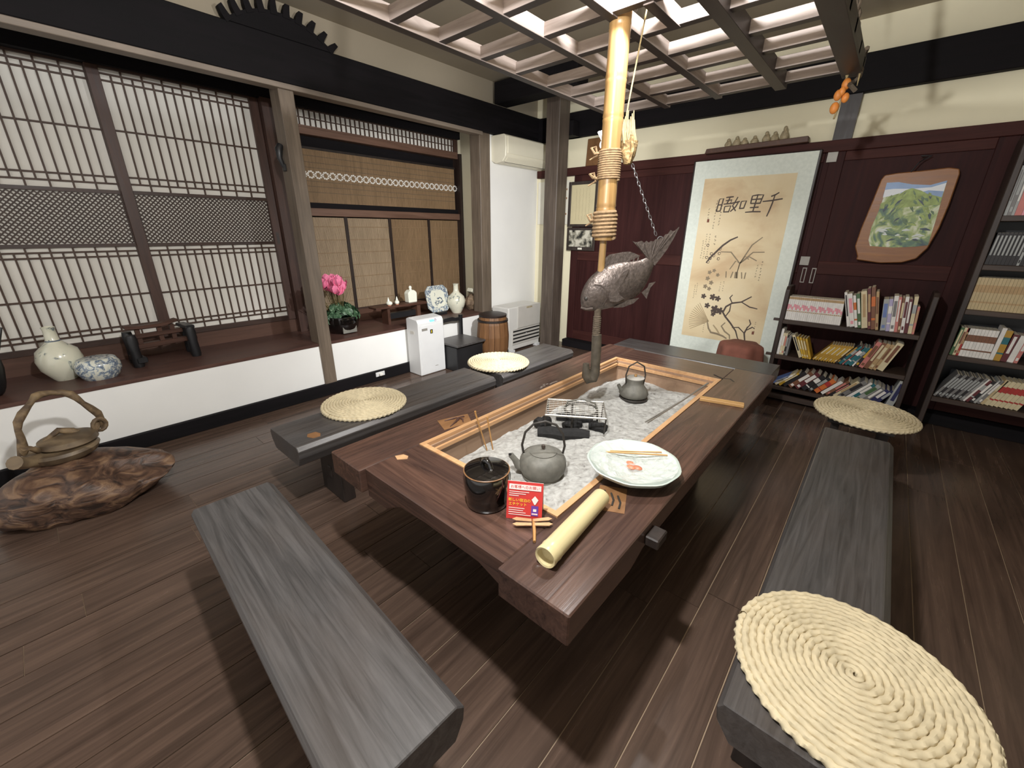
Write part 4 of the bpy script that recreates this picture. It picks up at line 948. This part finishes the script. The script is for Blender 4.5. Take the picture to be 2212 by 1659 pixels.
# air conditioner
ac = thing('air_conditioner', 'cream wall mounted air conditioner below the left beam', 'air conditioner', (-3.65, 4.20, 2.15))
MB().prism([(0, .03), (.06, .0), (.17, .012), (.215, .06), (.222, .14), (.215, .265), (.19, .28), (0, .28)], 'y', -.40, .40).build('body', 'ac_plastic', ac, bevel=.006)
MB().box(.218, .226, -.37, .39, .09, .262).build('front_grille', 'ac_plastic', ac, bevel=.004)
m = MB().box(-.004, .004, -.36, .37, -.03, .03); m.xf(Matrix.Translation((.19, 0, .035)) @ Matrix.Rotation(.75, 4, 'Y')); m.build('outlet_flap', 'ac_plastic', ac)
MB().box(.165, .172, -.36, .37, .008, .016).build('outlet_slot', 'dark_slot', ac)
ol = thing('wall_outlet', 'white power outlet with a plug on the left baseboard', 'outlet', (-3.612, 2.10, .05))
MB().box(-.004, .006, -.05, .05, 0, .045).build('plate', 'white_plastic', ol, bevel=.002); MB().box(.006, .035, -.02, .015, .01, .035).build('plug', 'label_paper', ol, bevel=.004)

wh = thing('wall_hook', 'dark carved wooden hook on the left side of the grey post', 'hook', (-3.72, 1.545, 1.90))
MB().tube([(0, -.01, 0), (.005, -.03, .06), (.0, -.025, .12), (-.005, -.005, .15)], [.014, .02, .028, .024], 10).build('hook', 'black_wood', wh, smooth=True)
MB().box(-.02, .02, -.012, .004, -.03, .02).build('back_plate', 'black_wood', wh, bevel=.003)

# ================================================================= FAR WALL THINGS
FY = YW-.09
sc = thing('hanging_scroll', 'tall framed ink painting scroll with four large characters', 'scroll', (-1.13, FY, .20))
def fbox(par, name, x0, x1, z0, z1, y0, y1, mat, bevel=0.0): return MB().box(x0, x1, y0, y1, z0, z1).build(name, mat, par, bevel=bevel)
fbox(sc, 'frame_edge', -.515, .515, 0, 1.885, -.006, .02, 'post_dark', .006)
fbox(sc, 'mount', -.495, .495, .01, 1.875, -.011, -.005, 'scroll_mount')
fbox(sc, 'paper', -.385, .375, .19, 1.72, -.013, -.010, 'scroll_paper')
MT = lambda x, z: Matrix.Translation((x, -.0138, z)) @ Matrix.Rotation(PI/2, 4, 'X')
def stroke(name, pts, r, mat='ink_grey'):
    rs_ = r if isinstance(r, list) else [r*(.5+.5*math.sin(PI*(i+.5)/len(pts))) for i in range(len(pts))]
    return MB().tube([(x, -.0136, z) for x, z in pts], rs_, 6, fb=.08).build(name, mat, sc)
BR = {'sen': [[(.20, .50), (.05, .40), (-.14, .33)], [(-.48, .10), (0, .14), (.46, .20)], [(.03, .37), (.03, .0), (.0, -.35), (-.04, -.62)]],
 'ri': [[(-.3, .45), (-.29, .25), (-.27, .02)], [(-.3, .44), (.0, .48), (.32, .47), (.27, .0)], [(-.27, .24), (.27, .26)], [(-.28, .03), (.26, .03)], [(.0, .45), (0, 0), (0, -.42)], [(-.24, -.2), (.26, -.18)], [(-.44, -.45), (0, -.42), (.46, -.43)]],
 'nyo': [[(-.2, .48), (-.32, .1), (-.40, -.08), (-.08, -.42)], [(-.05, .2), (-.16, -.15), (-.45, -.45)], [(-.5, .10), (-.2, .14), (.02, .19)], [(.13, .18), (.15, -.30)], [(.13, .18), (.46, .21), (.42, -.28)], [(.15, -.27), (.42, -.25)]],
 'go': [[(-.45, .33), (-.44, -.4)], [(-.45, .34), (-.2, .37), (-.2, -.4)], [(-.44, .0), (-.2, .01)], [(-.44, -.38), (-.2, -.36)], [(-.05, .42), (.2, .44), (.42, .45)], [(.2, .43), (.16, .25), (.10, .06)], [(-.02, .24), (.36, .27), (.33, .05)], [(-.10, .04), (.2, .06), (.48, .07)], [(.02, -.1), (.06, -.45)], [(.02, -.1), (.4, -.07), (.36, -.45)], [(.06, -.42), (.36, -.41)]]}
for key, x, s_ in (('go', -.165, .15), ('nyo', -.045, .135), ('ri', .093, .155), ('sen', .225, .175)):
    m = MB()
    for st_ in BR[key]:
        rs_ = [.0054*(.75+.4*math.sin(PI*(i+.3)/len(st_))) for i in range(len(st_))]
        m.tube([(x+p[0]*s_*.92+p[1]*s_*.12, -.0138, 1.485+p[1]*s_) for p in st_], rs_, 6, fb=.08)
    m.build('large_character', 'ink', sc)
def column(x, z, n, s_=.012):
    m = MB()
    for i in range(n):
        for k in range(3):
            a = random.uniform(-.5, 1.6); L = s_*random.uniform(.5, 1.0); cx = x+random.uniform(-.3, .3)*s_; cz_ = z-i*s_*2.1+random.uniform(-.5, .5)*s_
            m.tube([(cx-L*math.cos(a)/2, -.0136, cz_-L*math.sin(a)/2), (cx+L*math.cos(a)/2, -.0136, cz_+L*math.sin(a)/2)], s_*.10, 4, fb=.3)
    m.build('brush_column', 'ink', sc)
for x, z, n, s_ in ((-.19, 1.53, 9, .013), (-.24, 1.52, 10, .013), (-.30, 1.45, 4, .013), (-.255, 1.22, 9, .011), (-.285, 1.22, 11, .011), (-.31, 1.16, 8, .011), (-.20, 1.20, 3, .016), (.25, .98, 7, .013), (.215, .95, 5, .012), (-.05, .78, 5, .010), (-.08, .77, 5, .010), (-.32, .72, 7, .010), (-.30, .74, 6, .010), (.30, .42, 6, .010), (-.17, .34, 5, .010)): column(x, z, n, s_)
stroke('plum_branch', [(.0, 1.20), (-.06, 1.17), (-.12, 1.12), (-.17, 1.06), (-.22, 1.0), (-.25, .95)], .009, 'ink')
for q in range(10):
    x, z = -.24+random.uniform(-.02, .12), 1.0+random.uniform(-.05, .12); stroke('blossom', [(x+.013*math.cos(a), z+.013*math.sin(a)) for a in (0, 1.2, 2.4, 3.6, 4.8, 6.0)], .0035, 'ink')
for e in ((.21, 1.20), (-.13, 1.06), (.25, 1.07), (.20, .99), (-.02, .90), (.13, 1.0)): stroke('orchid_leaf', [(.05, .86), (.06, .96), ((.06+e[0])/2, (1.02+e[1])/2+.02), e], .006)
for q in range(9): x = random.uniform(-.05, .14); stroke('grass_tuft', [(x, .82), (x+random.uniform(-.02, .02), .88)], .006)
for x, z, r in ((-.20, .86, .02), (-.16, .88, .018), (-.12, .84, .018), (-.21, .80, .022), (-.17, .76, .022), (-.22, .72, .022), (-.18, .70, .02), (-.22, .62, .026), (-.13, .62, .032), (-.08, .61, .028), (-.17, .53, .028), (-.09, .50, .042), (-.04, .49, .036), (-.10, .45, .024)):
    for a in (0, 1.3, 2.5, 3.8, 5.0): stroke('grape_leaf', [(x, z), (x+r*math.cos(a)*.6, z+r*math.sin(a)*.6), (x+r*math.cos(a), z+r*math.sin(a))], r*.34, 'ink' if z < .65 else 'ink_grey')
stroke('old_trunk', [(.17, .24), (.14, .31), (.08, .38), (.02, .44), (-.01, .48), (.01, .54), (.06, .58), (.14, .60), (.22, .66)], .009, 'ink')
stroke('old_trunk', [(.24, .22), (.22, .30), (.24, .37)], .008, 'ink')
for a, b, c in (((.06, .58), (.03, .63), (.05, .66)), ((.14, .60), (.22, .56), (.29, .55)), ((.02, .44), (.05, .50), (.05, .56)), ((.23, .33), (.28, .37), (.30, .36)), ((.22, .30), (.16, .35), (.10, .34)), ((.24, .36), (.26, .40), (.24, .44)), ((.17, .24), (.24, .18), (.25, .20))): stroke('twig', [a, b, c], .006, 'ink')
for q in range(14):
    a = 2.2+q*.11; stroke('needle_spray', [(-.13, .37), (-.13+.11*math.cos(a), .37+.12*math.sin(a)), (-.13+.20*math.cos(a), .37+.22*math.sin(a))], .004, 'ink_pale')
stroke('rock_line', [(-.14, .36), (-.12, .30), (-.09, .26), (-.03, .255), (.03, .24), (.07, .22)], .010, 'ink_grey'); stroke('rock_line', [(.03, .38), (.0, .34), (.04, .29), (.09, .26), (.10, .22)], .008, 'ink_grey'); stroke('rock_line', [(-.08, .34), (-.04, .30), (.0, .25)], .008, 'ink_pale')
fbox(sc, 'seal_mark', -.305, -.285, 1.33, 1.36, -.0138, -.0134, 'cloth_red'); fbox(sc, 'seal_mark', .285, .305, .30, .33, -.0138, -.0134, 'cloth_red')
# figurine shelf
fs_ = thing('figurine_shelf', 'brown wooden ledge above the scroll carrying small figures', 'shelf', (-1.13, YW-.10, 2.13))
MB().prism([(-.41, .0), (-.40, .04), (.40, .055), (.405, .01)], 'y', -.05, .04).build('board', 'kick_y', fs_, bevel=.004)
fx = [(-1.355, .065), (-1.285, .075), (-1.22, .055), (-1.14, .06), (-1.05, .08), (-.985, .07), (-.915, .10)]
fl_ = ['pale slim', 'brown pointed', 'low rounded', 'wide leaning', 'tall grey hooded', 'small tan', 'tallest olive']
for (x, h), lab in zip(fx, fl_):
    v = thing('stone_figure', lab+' stone figure on the ledge above the scroll', 'figurine', (x, YW-.105, 2.18+(x+1.13)*.018), random.uniform(-.6, .6), 'stone figures above the scroll')
    MB().lathe([(.0, 0), (.026, 0), (.030, h*.3), (.020, h*.6), (.016, h*.66), (.0, h*.7)], 12, sx=1.1, sy=.8).build('body', 'figurine', v, smooth=True)
    MB().sphere((0, 0, h*.80), (.016, .016, h*.22), 10, 8).build('head', 'figurine', v, smooth=True)
# mountain painting in a live edge frame
mp_ = thing('mountain_painting', 'mountain painting in a wavy live edge wooden frame', 'painting', (0, FY-.012, 1.24))
K = 4.56/4.6
outer = [(-.20, .02), (-.205, .0), (-.19, -.005), (-.05, -.022), (.08, -.012), (.155, .02), (.20, .10), (.225, .24), (.235, .40), (.235, .60), (.225, .632), (.17, .645), (.03, .635), (-.10, .63), (-.175, .62), (-.19, .59), (-.205, .44), (-.228, .24), (-.235, .10)]
inner = [(-.14, .105), (.0, .098), (.13, .108), (.195, .12), (.192, .30), (.185, .45), (.182, .56), (.10, .535), (.0, .545), (-.08, .565), (-.15, .565), (-.145, .45), (-.15, .36), (-.165, .25), (-.16, .15)]
m = MB().prism(outer, 'y', -.02, .022); m.build('frame', 'frame_tan', mp_, bevel=.006)
pi_ = MB().prism(inner, 'y', -.024, -.020).build('canvas', 'landscape', mp_)
MB().prism([(-.149, .47), (-.08, .50), (-.02, .475), (.06, .49), (.182, .45), (.182, .56), (.10, .535), (.0, .545), (-.08, .565), (-.15, .565)], 'y', -.0248, -.024).build('sky', 'sky_paint', mp_)
MB().prism([(-.148, .46), (-.09, .475), (-.03, .50), (.03, .48), (.10, .50), (.182, .49), (.182, .545), (.11, .52), (.0, .515), (-.10, .52), (-.148, .515)], 'y', -.0252, -.0248).build('cloud', 'cloud_paint', mp_)
plain('peak_paint', S(150, 168, 96), .5, 0, .3, 30); plain('shade_paint', S(74, 86, 96), .5, 0, .25, 30); plain('mist_paint', S(214, 220, 216), .5, 0, .08, 20); plain('moss_paint', S(104, 128, 96), .5, 0, .25, 30)
MB().prism([(-.15, .42), (-.08, .455), (-.03, .505), (.005, .52), (.06, .50), (.10, .475), (.182, .45), (.185, .40), (-.15, .38)], 'y', -.0256, -.0252).build('ridge', 'peak_paint', mp_)
def brush(mat, x, z, a, L, wd, dep):
    m = MB().tube([(x-L*math.cos(a), dep, z-L*math.sin(a)), (x, dep, z+.004), (x+L*math.cos(a), dep, z+L*math.sin(a))], [wd*.3, wd, wd*.25], 6, fb=.05)
    m.build('brush_stroke', mat, mp_)
for q in range(90):
    z = random.uniform(.14, .49); x = random.uniform(-.125, .165); top = .52-abs(x-.005)*.45
    if z > top: continue
    a = (1.0 if x < .01 else -.95)+random.uniform(-.35, .35) if z > .28 else random.uniform(-.35, .35)
    mt = random.choice(['peak_paint', 'moss_paint', 'shade_paint', 'peak_paint', 'moss_paint'] if z > .24 else ['mist_paint', 'shade_paint', 'moss_paint', 'mist_paint'])
    brush(mt, x, z, a, random.uniform(.012, .032), random.uniform(.004, .010), -.0258-.00006*(q % 12))
m = MB().tube([(-.03, -.02, .63), (.0, -.03, .69), (.02, -.01, .71)], .004, 6); m.tube([(.02, -.01, .71), (.06, -.005, .73), (.0, -.005, .735)], .005, 6); m.build('hanging_cord', 'black_wood', mp_)
# frames left of the pole
v = thing('paper_poster', 'white narrow paper poster half hidden by the corner post', 'poster', (-3.33, YW-.02, 1.52))
fbox(v, 'sheet', -.28, .20, 0, .50, -.004, .0, 'paper_white')
for z in (.40, .30, .12): MB().sphere((.165, -.005, z), (.008, .002, .012), 8, 6).build('stain_dot', 'frame_tan', v)
v = thing('text_frame', 'dark framed sheet of handwritten text left of the bamboo pole', 'picture frame', (-2.90, FY+.03, 1.49))
for x0, x1, z0, z1 in ((-.20, -.165, 0, .50), (.165, .20, 0, .50), (-.165, .165, 0, .03), (-.165, .165, .465, .50)): fbox(v, 'frame_side', x0, x1, z0, z1, -.02, .0, 'frame_dark', .003)
fbox(v, 'sheet', -.165, .165, .03, .465, -.008, 0, 'paper_cream')
for q in range(5):
    m = MB(); x = -.09+q*.045
    for i in range(22): m.tube([(x+random.uniform(-.004, .004), -.0085, .42-i*.016), (x+random.uniform(-.006, .006), -.0085, .412-i*.016)], .0015, 4)
    m.build('text_column', 'ink_grey', v)
v = thing('photo_frame', 'small brown frame with a grey photograph below the text frame', 'picture frame', (-2.90, FY+.03, 1.215))
fbox(v, 'frame', -.20, .20, 0, .265, -.015, .0, 'frame_dark', .003); fbox(v, 'photo', -.165, .17, .045, .235, -.018, -.015, 'photo_grey'); fbox(v, 'caption', -.03, .03, .012, .034, -.018, -.015, 'paper_white')
v = thing('wood_plaque', 'brown wooden plaque leaning on the door head behind the pole', 'plaque', (-2.79, YW-.05, 2.145))
m = MB().box(-.11, .11, -.012, .012, 0, .28); m.xf(Matrix.Rotation(-.08, 4, 'X')); m.build('board', 'inlay', v, bevel=.004)
for x, z, lab in ((-.545, 1.985, 'upper small grey metal plate on the door edge beside the scroll'), (-.56, 1.17, 'lower small grey metal plate on the door edge beside the scroll')):
    o = MB().box(-.035, .035, -.004, .004, 0, .075).build('metal_plate', 'metal_tag', loc=(x, YW-.062, z), bevel=.002); tag(o, lab, 'metal plate', 'metal plates on the door')
# cloth covered stool behind the far bench
cs_ = thing('cloth_stool', 'stool under a draped reddish brown cloth behind the far bench', 'stool', (-.835, 4.15, 0))
n = 48; m = MB(); vs_ = []
for z_, r in ((.02, .205), (.12, .20), (.30, .19), (.44, .178), (.475, .17), (.49, .15)):
    for k in range(n):
        a = 2*PI*k/n; f = 1+(.06*math.sin(9*a)+.03*math.sin(5*a+1))*max(0, (.47-z_)/.47)**.8
        sq = 1+.08*math.cos(6*a); vs_.append((r*f*sq*math.cos(a), r*f*sq*math.sin(a), z_))
vs_.append((0, 0, .495)); fs2 = []
for i in range(5):
    for k in range(n): l = (k+1) % n; fs2.append((i*n+k, i*n+l, (i+1)*n+l, (i+1)*n+k))
fs2 += [(5*n+k, 5*n+(k+1) % n, 6*n) for k in range(n)]
m.add(vs_, fs2).build('cloth', 'cloth_red', cs_, smooth=True)
for q in range(4): a = PI/4+q*PI/2; MB().tube([(.12*math.cos(a), .12*math.sin(a), .45), (.15*math.cos(a), .15*math.sin(a), 0)], .018, 8).build('leg', 'bench_leg', cs_)

# ================================================================= BOOKCASES
def side_post(t, x, ztop, d0, d1):
    MB().prism([(d0, 0), (d1, 0), (d1, ztop-.12), (d1-.03, ztop-.02), (d1-.06, ztop), (d0+.03, ztop), (d0, ztop-.03)], 'x', x-.016, x+.016).build('side_panel', 'shelf_side', t, bevel=.004)
lowb = thing('low_bookcase', 'low dark open bookcase in front of the panelled door', 'bookcase', (-.13, 4.17, 0))
LX0, LX1 = -.445, .445
side_post(lowb, LX0, 1.02, .0, .27); side_post(lowb, LX1, 1.05, .0, .27)
SH = (.745, .435, .155)
for z in SH: MB().box(LX0+.014, LX1-.014, -.005, .27, z-.035, z).build('shelf', 'shelf_wood', lowb, bevel=.004)
MB().box(LX0+.014, LX1-.014, .02, .045, .03, .075).build('toe_rail', 'shelf_wood', lowb)
for z in SH[:2]: MB().box(LX0-.06, LX0-.014, .02, .05, z-.02, z+.0).build('tenon', 'shelf_wood', lowb)
tallb = thing('tall_bookcase', 'tall dark bookcase cut by the right picture edge', 'bookcase', (.97, 4.25, 0))
TX = .50
side_post(tallb, -TX, 2.02, 0, .30); side_post(tallb, TX, 2.02, 0, .30)
TS = (.295, .62, .95, 1.25, 1.555)
for z in TS: MB().box(-TX+.014, TX-.014, -.005, .30, z-.035, z).build('shelf', 'shelf_wood', tallb, bevel=.003)
MB().box(-TX+.016, TX-.016, .29, .30, .2, 1.96).build('back_panel', 'black_wood', tallb); MB().box(-TX, TX, 0, .30, 1.96, 1.98).build('top', 'shelf_wood', tallb)

ORD = ['first', 'second', 'third', 'fourth', 'fifth', 'sixth', 'seventh', 'eighth', 'ninth', 'tenth', 'eleventh', 'twelfth', 'thirteenth', 'fourteenth', 'fifteenth', 'sixteenth', 'seventeenth', 'eighteenth', 'nineteenth', 'twentieth', '21st', '22nd', '23rd', '24th', '25th', '26th', '27th', '28th', '29th', '30th']
COL = {'white': S(226, 222, 216), 'cream': S(210, 196, 160), 'pink': S(224, 150, 160), 'red': S(170, 50, 46), 'brown': S(120, 78, 54), 'grey': S(120, 118, 116), 'black': S(34, 30, 32), 'yellow': S(200, 160, 50), 'gold': S(176, 136, 48), 'teal': S(38, 104, 112), 'green': S(70, 100, 62), 'blue': S(104, 124, 176), 'orange': S(206, 110, 50), 'lavender': S(176, 168, 200), 'tan': S(176, 146, 104), 'maroon': S(96, 40, 44), 'rose': S(196, 120, 112), 'silver': S(160, 162, 160), 'navy': S(40, 42, 84), 'beige': S(190, 170, 130)}
for k_, c_ in COL.items(): plain('book_'+k_, c_, .45, 0, .08, 20)
def book(x, y, z, th, h, d, lean, c1, c2, label, group, style=0, yaw=0.0):
    m = MB()
    m.box(0, th, 0, d, 0, h, 0)                                   # cover block
    m.box(th*.12, th*.88, .003, d+.0004, h*.985, h+.0006, 1)       # page top
    if style == 0: m.box(th*.15, th*.85, -.0008, .0005, h*.42, h*.86, 2); m.box(th*.2, th*.8, -.0008, .0005, h*.08, h*.18, 2)
    elif style == 1: m.box(0, th, -.0008, .0005, h*.55, h*.78, 2); m.box(0, th, -.0008, .0005, h*.22, h*.27, 2)
    elif style == 2: m.box(th*.25, th*.75, -.0008, .0005, h*.30, h*.92, 2)
    o = m.build('book', ['book_'+c1, 'pages', 'book_'+c2], loc=(x, y, z), rot=(0, lean, yaw))
    return tag(o, label, 'book', group)
# --- low bookcase, top shelf
bx0, by = -.13+LX0+.02, 4.17
WL = ' on the top shelf of the low bookcase'
src = None; x = bx0
for i in range(27):
    th = .0142; lean = 0 if i < 20 else -.02*(i-19)*.5
    if src is None:
        src = book(x, by+.03, SH[0], th-.0008, .195, .13, 0, 'white', 'pink', 'first slim white and pink comic volume from the left, low bookcase', 'comic volumes on the low bookcase', 3)
        # the spine print of the volumes : pink band, tan head, thin number rule
        me = src.data; m = MB(); h = .195; t_ = th-.0008
        m.box(0, t_, 0, .13, 0, h, 0); m.box(t_*.12, t_*.88, .003, .1304, h*.985, h+.0006, 1); m.box(0, t_, -.0008, .0005, h*.44, h*.66, 2); m.box(0, t_, -.0008, .0005, h*.88, h*.985, 3); m.box(t_*.1, t_*.9, -.0008, .0005, h*.36, h*.40, 3)
        src.data = m.mesh('book', ['book_white', 'pages', 'book_pink', 'book_tan']); VAR = [src.data]
        for e in (.04, -.03, .08):
            m = MB(); m.box(0, t_, 0, .13, 0, h, 0); m.box(t_*.12, t_*.88, .003, .1304, h*.985, h+.0006, 1); m.box(t_*.1, t_, -.0008, .0005, h*(.46+e), h*(.60+e), 2); m.box(0, t_, -.0008, .0005, h*.88, h*.985, 3); m.box(t_*.1, t_*.9, -.0008, .0005, h*.36, h*.40, 3)
            VAR.append(m.mesh('book', ['book_white', 'pages', 'book_pink', 'book_tan']))
    else:
        o = src.copy(); C.objects.link(o); o.data = VAR[i % 4]; o.location = (x, by+.03+random.uniform(-.002, .002), SH[0]); o.rotation_euler = (0, lean, 0); o['label'] = ORD[i]+' slim white and pink comic volume from the left, low bookcase'
    x += th
def row(specs, x, z, base, y, group, where, rng):
    k_ = base if base else 1.0
    for i, (c1, c2, th, h, lean, st_) in enumerate(specs):
        th *= k_
        lab = f'{c1} book with {c2} print, {ORD[i]} of the {where}' if c1 != c2 else f'plain {c1} book, {ORD[i]} of the {where}'
        if lean > 0: dx_ = 0
        book(x, y, z + (abs(math.sin(lean))*th if lean > 0 else 0), th-.001, h, rng, lean, c1, c2, lab, group, st_)
        x += th/max(.6, math.cos(lean))
    return x
x = row([('white', 'black', .018, .27, -.28, 2), ('white', 'pink', .030, .26, -.28, 0), ('white', 'orange', .018, .25, -.27, 1), ('green', 'white', .022, .265, -.26, 0), ('cream', 'tan', .036, .285, -.24, 2), ('maroon', 'tan', .020, .31, -.23, 0), ('brown', 'orange', .024, .32, -.22, 1), ('tan', 'brown', .018, .29, -.21, 0)], x+.045, SH[0], 0, by+.02, 'leaning books on the low bookcase', 'leaning books, top shelf, low bookcase', .17)
x = row([('silver', 'blue', .032, .235, -.14, 0), ('lavender', 'white', .022, .24, -.14, 1), ('white', 'grey', .026, .265, -.13, 0), ('rose', 'white', .018, .26, -.13, 2), ('brown', 'cream', .016, .255, -.12, 0), ('white', 'maroon', .020, .265, -.12, 0), ('maroon', 'white', .022, .25, -.12, 2), ('cream', 'silver', .022, .27, -.10, 1), ('rose', 'tan', .014, .20, -.08, 0)], x+.010, SH[0], 0, by+.025, 'right books on the low bookcase', 'right group, top shelf, low bookcase', .16)
# middle shelf
x = row([('white', 'white', .020, .225, 0, 3), ('cream', 'white', .016, .19, 0, 0), ('cream', 'rose', .016, .19, 0, 0), ('black', 'silver', .013, .18, 0, 0), ('grey', 'black', .018, .175, 0, 3)], bx0, SH[1], 0, by+.03, 'upright books on the middle shelf', 'upright books, middle shelf, low bookcase', .13)
x = row([('cream', 'black', .022, .20, -.45, 2), ('yellow', 'cream', .015, .19, -.42, 0), ('yellow', 'cream', .015, .185, -.40, 0), ('gold', 'cream', .015, .18, -.38, 0), ('yellow', 'gold', .015, .178, -.36, 0)], x+.088, SH[1], 0, by+.02, 'yellow books leaning left', 'yellow books leaning left, low bookcase', .14)
x = row([('gold', 'yellow', .0145, .18, .62-.008*i, 0) if i % 2 else ('gold', 'cream', .0145, .18, .62-.008*i, 0) for i in range(9)], x+.004, SH[1], 0, by+.025, 'gold books leaning right', 'gold books leaning right, low bookcase', .14)
x = row([('black', 'gold', .014, .21, .58, 0), ('teal', 'silver', .018, .19, .56, 1), ('rose', 'white', .008, .19, .56, 3), ('teal', 'white', .020, .185, .54, 1), ('teal', 'silver', .020, .18, .52, 1), ('white', 'grey', .010, .12, .42, 2), ('black', 'yellow', .020, .20, .40, 0)], x+.002, SH[1], 1.15, by+.025, 'teal and dark books on the middle shelf', 'teal and dark books, low bookcase', .15)
x = row([('rose', 'brown', .024, .225, .30, 0), ('brown', 'cream', .022, .225, .30, 2), ('tan', 'cream', .022, .22, .29, 0), ('tan', 'brown', .016, .22, .29, 0), ('cream', 'brown', .034, .235, .30, 2)], x+.004, SH[1], 1.25, by+.02, 'brown books at the right of the middle shelf', 'brown books, middle shelf right, low bookcase', .16)
# bottom shelf
x = row([('blue', 'silver', .012, .16, .95, 2), ('cream', 'white', .012, .18, .80, 0), ('yellow', 'cream', .012, .18, .76, 2), ('black', 'grey', .018, .20, .74, 3), ('brown', 'white', .020, .205, .72, 0), ('maroon', 'white', .022, .205, .70, 0), ('black', 'white', .020, .19, .70, 1), ('black', 'silver', .018, .18, .70, 0), ('orange', 'red', .022, .165, .70, 1), ('white', 'white', .014, .17, .70, 3), ('brown', 'rose', .012, .19, .70, 0), ('black', 'rose', .010, .17, .70, 2), ('cream', 'tan', .014, .20, .70, 2), ('grey', 'black', .020, .21, .70, 0), ('white', 'teal', .012, .21, .68, 3), ('teal', 'white', .014, .20, .66, 0), ('silver', 'green', .020, .19, .66, 0), ('grey', 'white', .018, .17, .62, 2), ('navy', 'white', .016, .16, .60, 0), ('navy', 'silver', .014, .16, .58, 0)], bx0+.005, SH[2], 1.78, by+.02, 'books on the bottom shelf', 'row, bottom shelf, low bookcase', .15)
v = book(-.13+LX1-.075, by+.01, SH[2], .045, .235, .15, .18, 'silver', 'navy', 'thick silver volume with dark picture spine, bottom shelf right end', 'books on the bottom shelf', 2)
# --- tall bookcase
gx = .97-TX+.02
def trow(specs, z, name, y=4.275, d=.14, x=gx):
    return row(specs, x, z, 0, y, 'books on the tall bookcase', name, d)
trow([('black', 'silver', .016, .20, .42, 0) if i % 2 else ('grey', 'silver', .016, .205, .42, 0) for i in range(9)] + [('white', 'rose', .012, .20, .40, 3), ('maroon', 'silver', .018, .19, .40, 1), ('black', 'white', .020, .19, .38, 0), ('silver', 'white', .014, .20, .38, 2), ('grey', 'white', .018, .20, .36, 0), ('beige', 'cream', .018, .21, .34, 1)] + [('cream', 'red', .022, .20, .30, 1) for i in range(7)], TS[0], 'row, bottom shelf, tall bookcase')
trow([('green', 'cream', .018, .20, .06, 2), ('cream', 'brown', .016, .20, .06, 0), ('red', 'tan', .014, .20, .05, 0)] + [('white', 'brown', .0165, .20, 0, 1) for i in range(9)] + [('white', 'silver', .022, .225, .03, 3), ('gold', 'teal', .032, .21, .03, 1), ('maroon', 'white', .030, .19, .06, 2), ('white', 'white', .03, .185, .08, 3), ('rose', 'white', .02, .2, .08, 0)], TS[1], 'row, second shelf up, tall bookcase')
trow([('beige', 'tan', .0165, .215, 0, 1) for i in range(18)] + [('green', 'white', .02, .17, 0, 0), ('silver', 'white', .02, .19, 0, 0)], TS[2], 'row, third shelf up, tall bookcase')
trow([('black', 'silver', .018, .20, .04, 2) for i in range(8)] + [('silver', 'black', .012, .20, .04, 0), ('black', 'silver', .02, .21, .04, 2), ('grey', 'white', .02, .2, .04, 2)], TS[3], 'row, fourth shelf up, tall bookcase')
trow([('silver', 'grey', .016, .29, 0, 2), ('grey', 'silver', .018, .29, 0, 0), ('silver', 'white', .014, .285, 0, 2), ('rose', 'pink', .030, .285, 0, 3), ('pink', 'white', .02, .28, 0, 0), ('white', 'rose', .024, .28, 0, 0), ('grey', 'white', .03, .27, 0, 0)], TS[4], 'row, top shelf, tall bookcase')
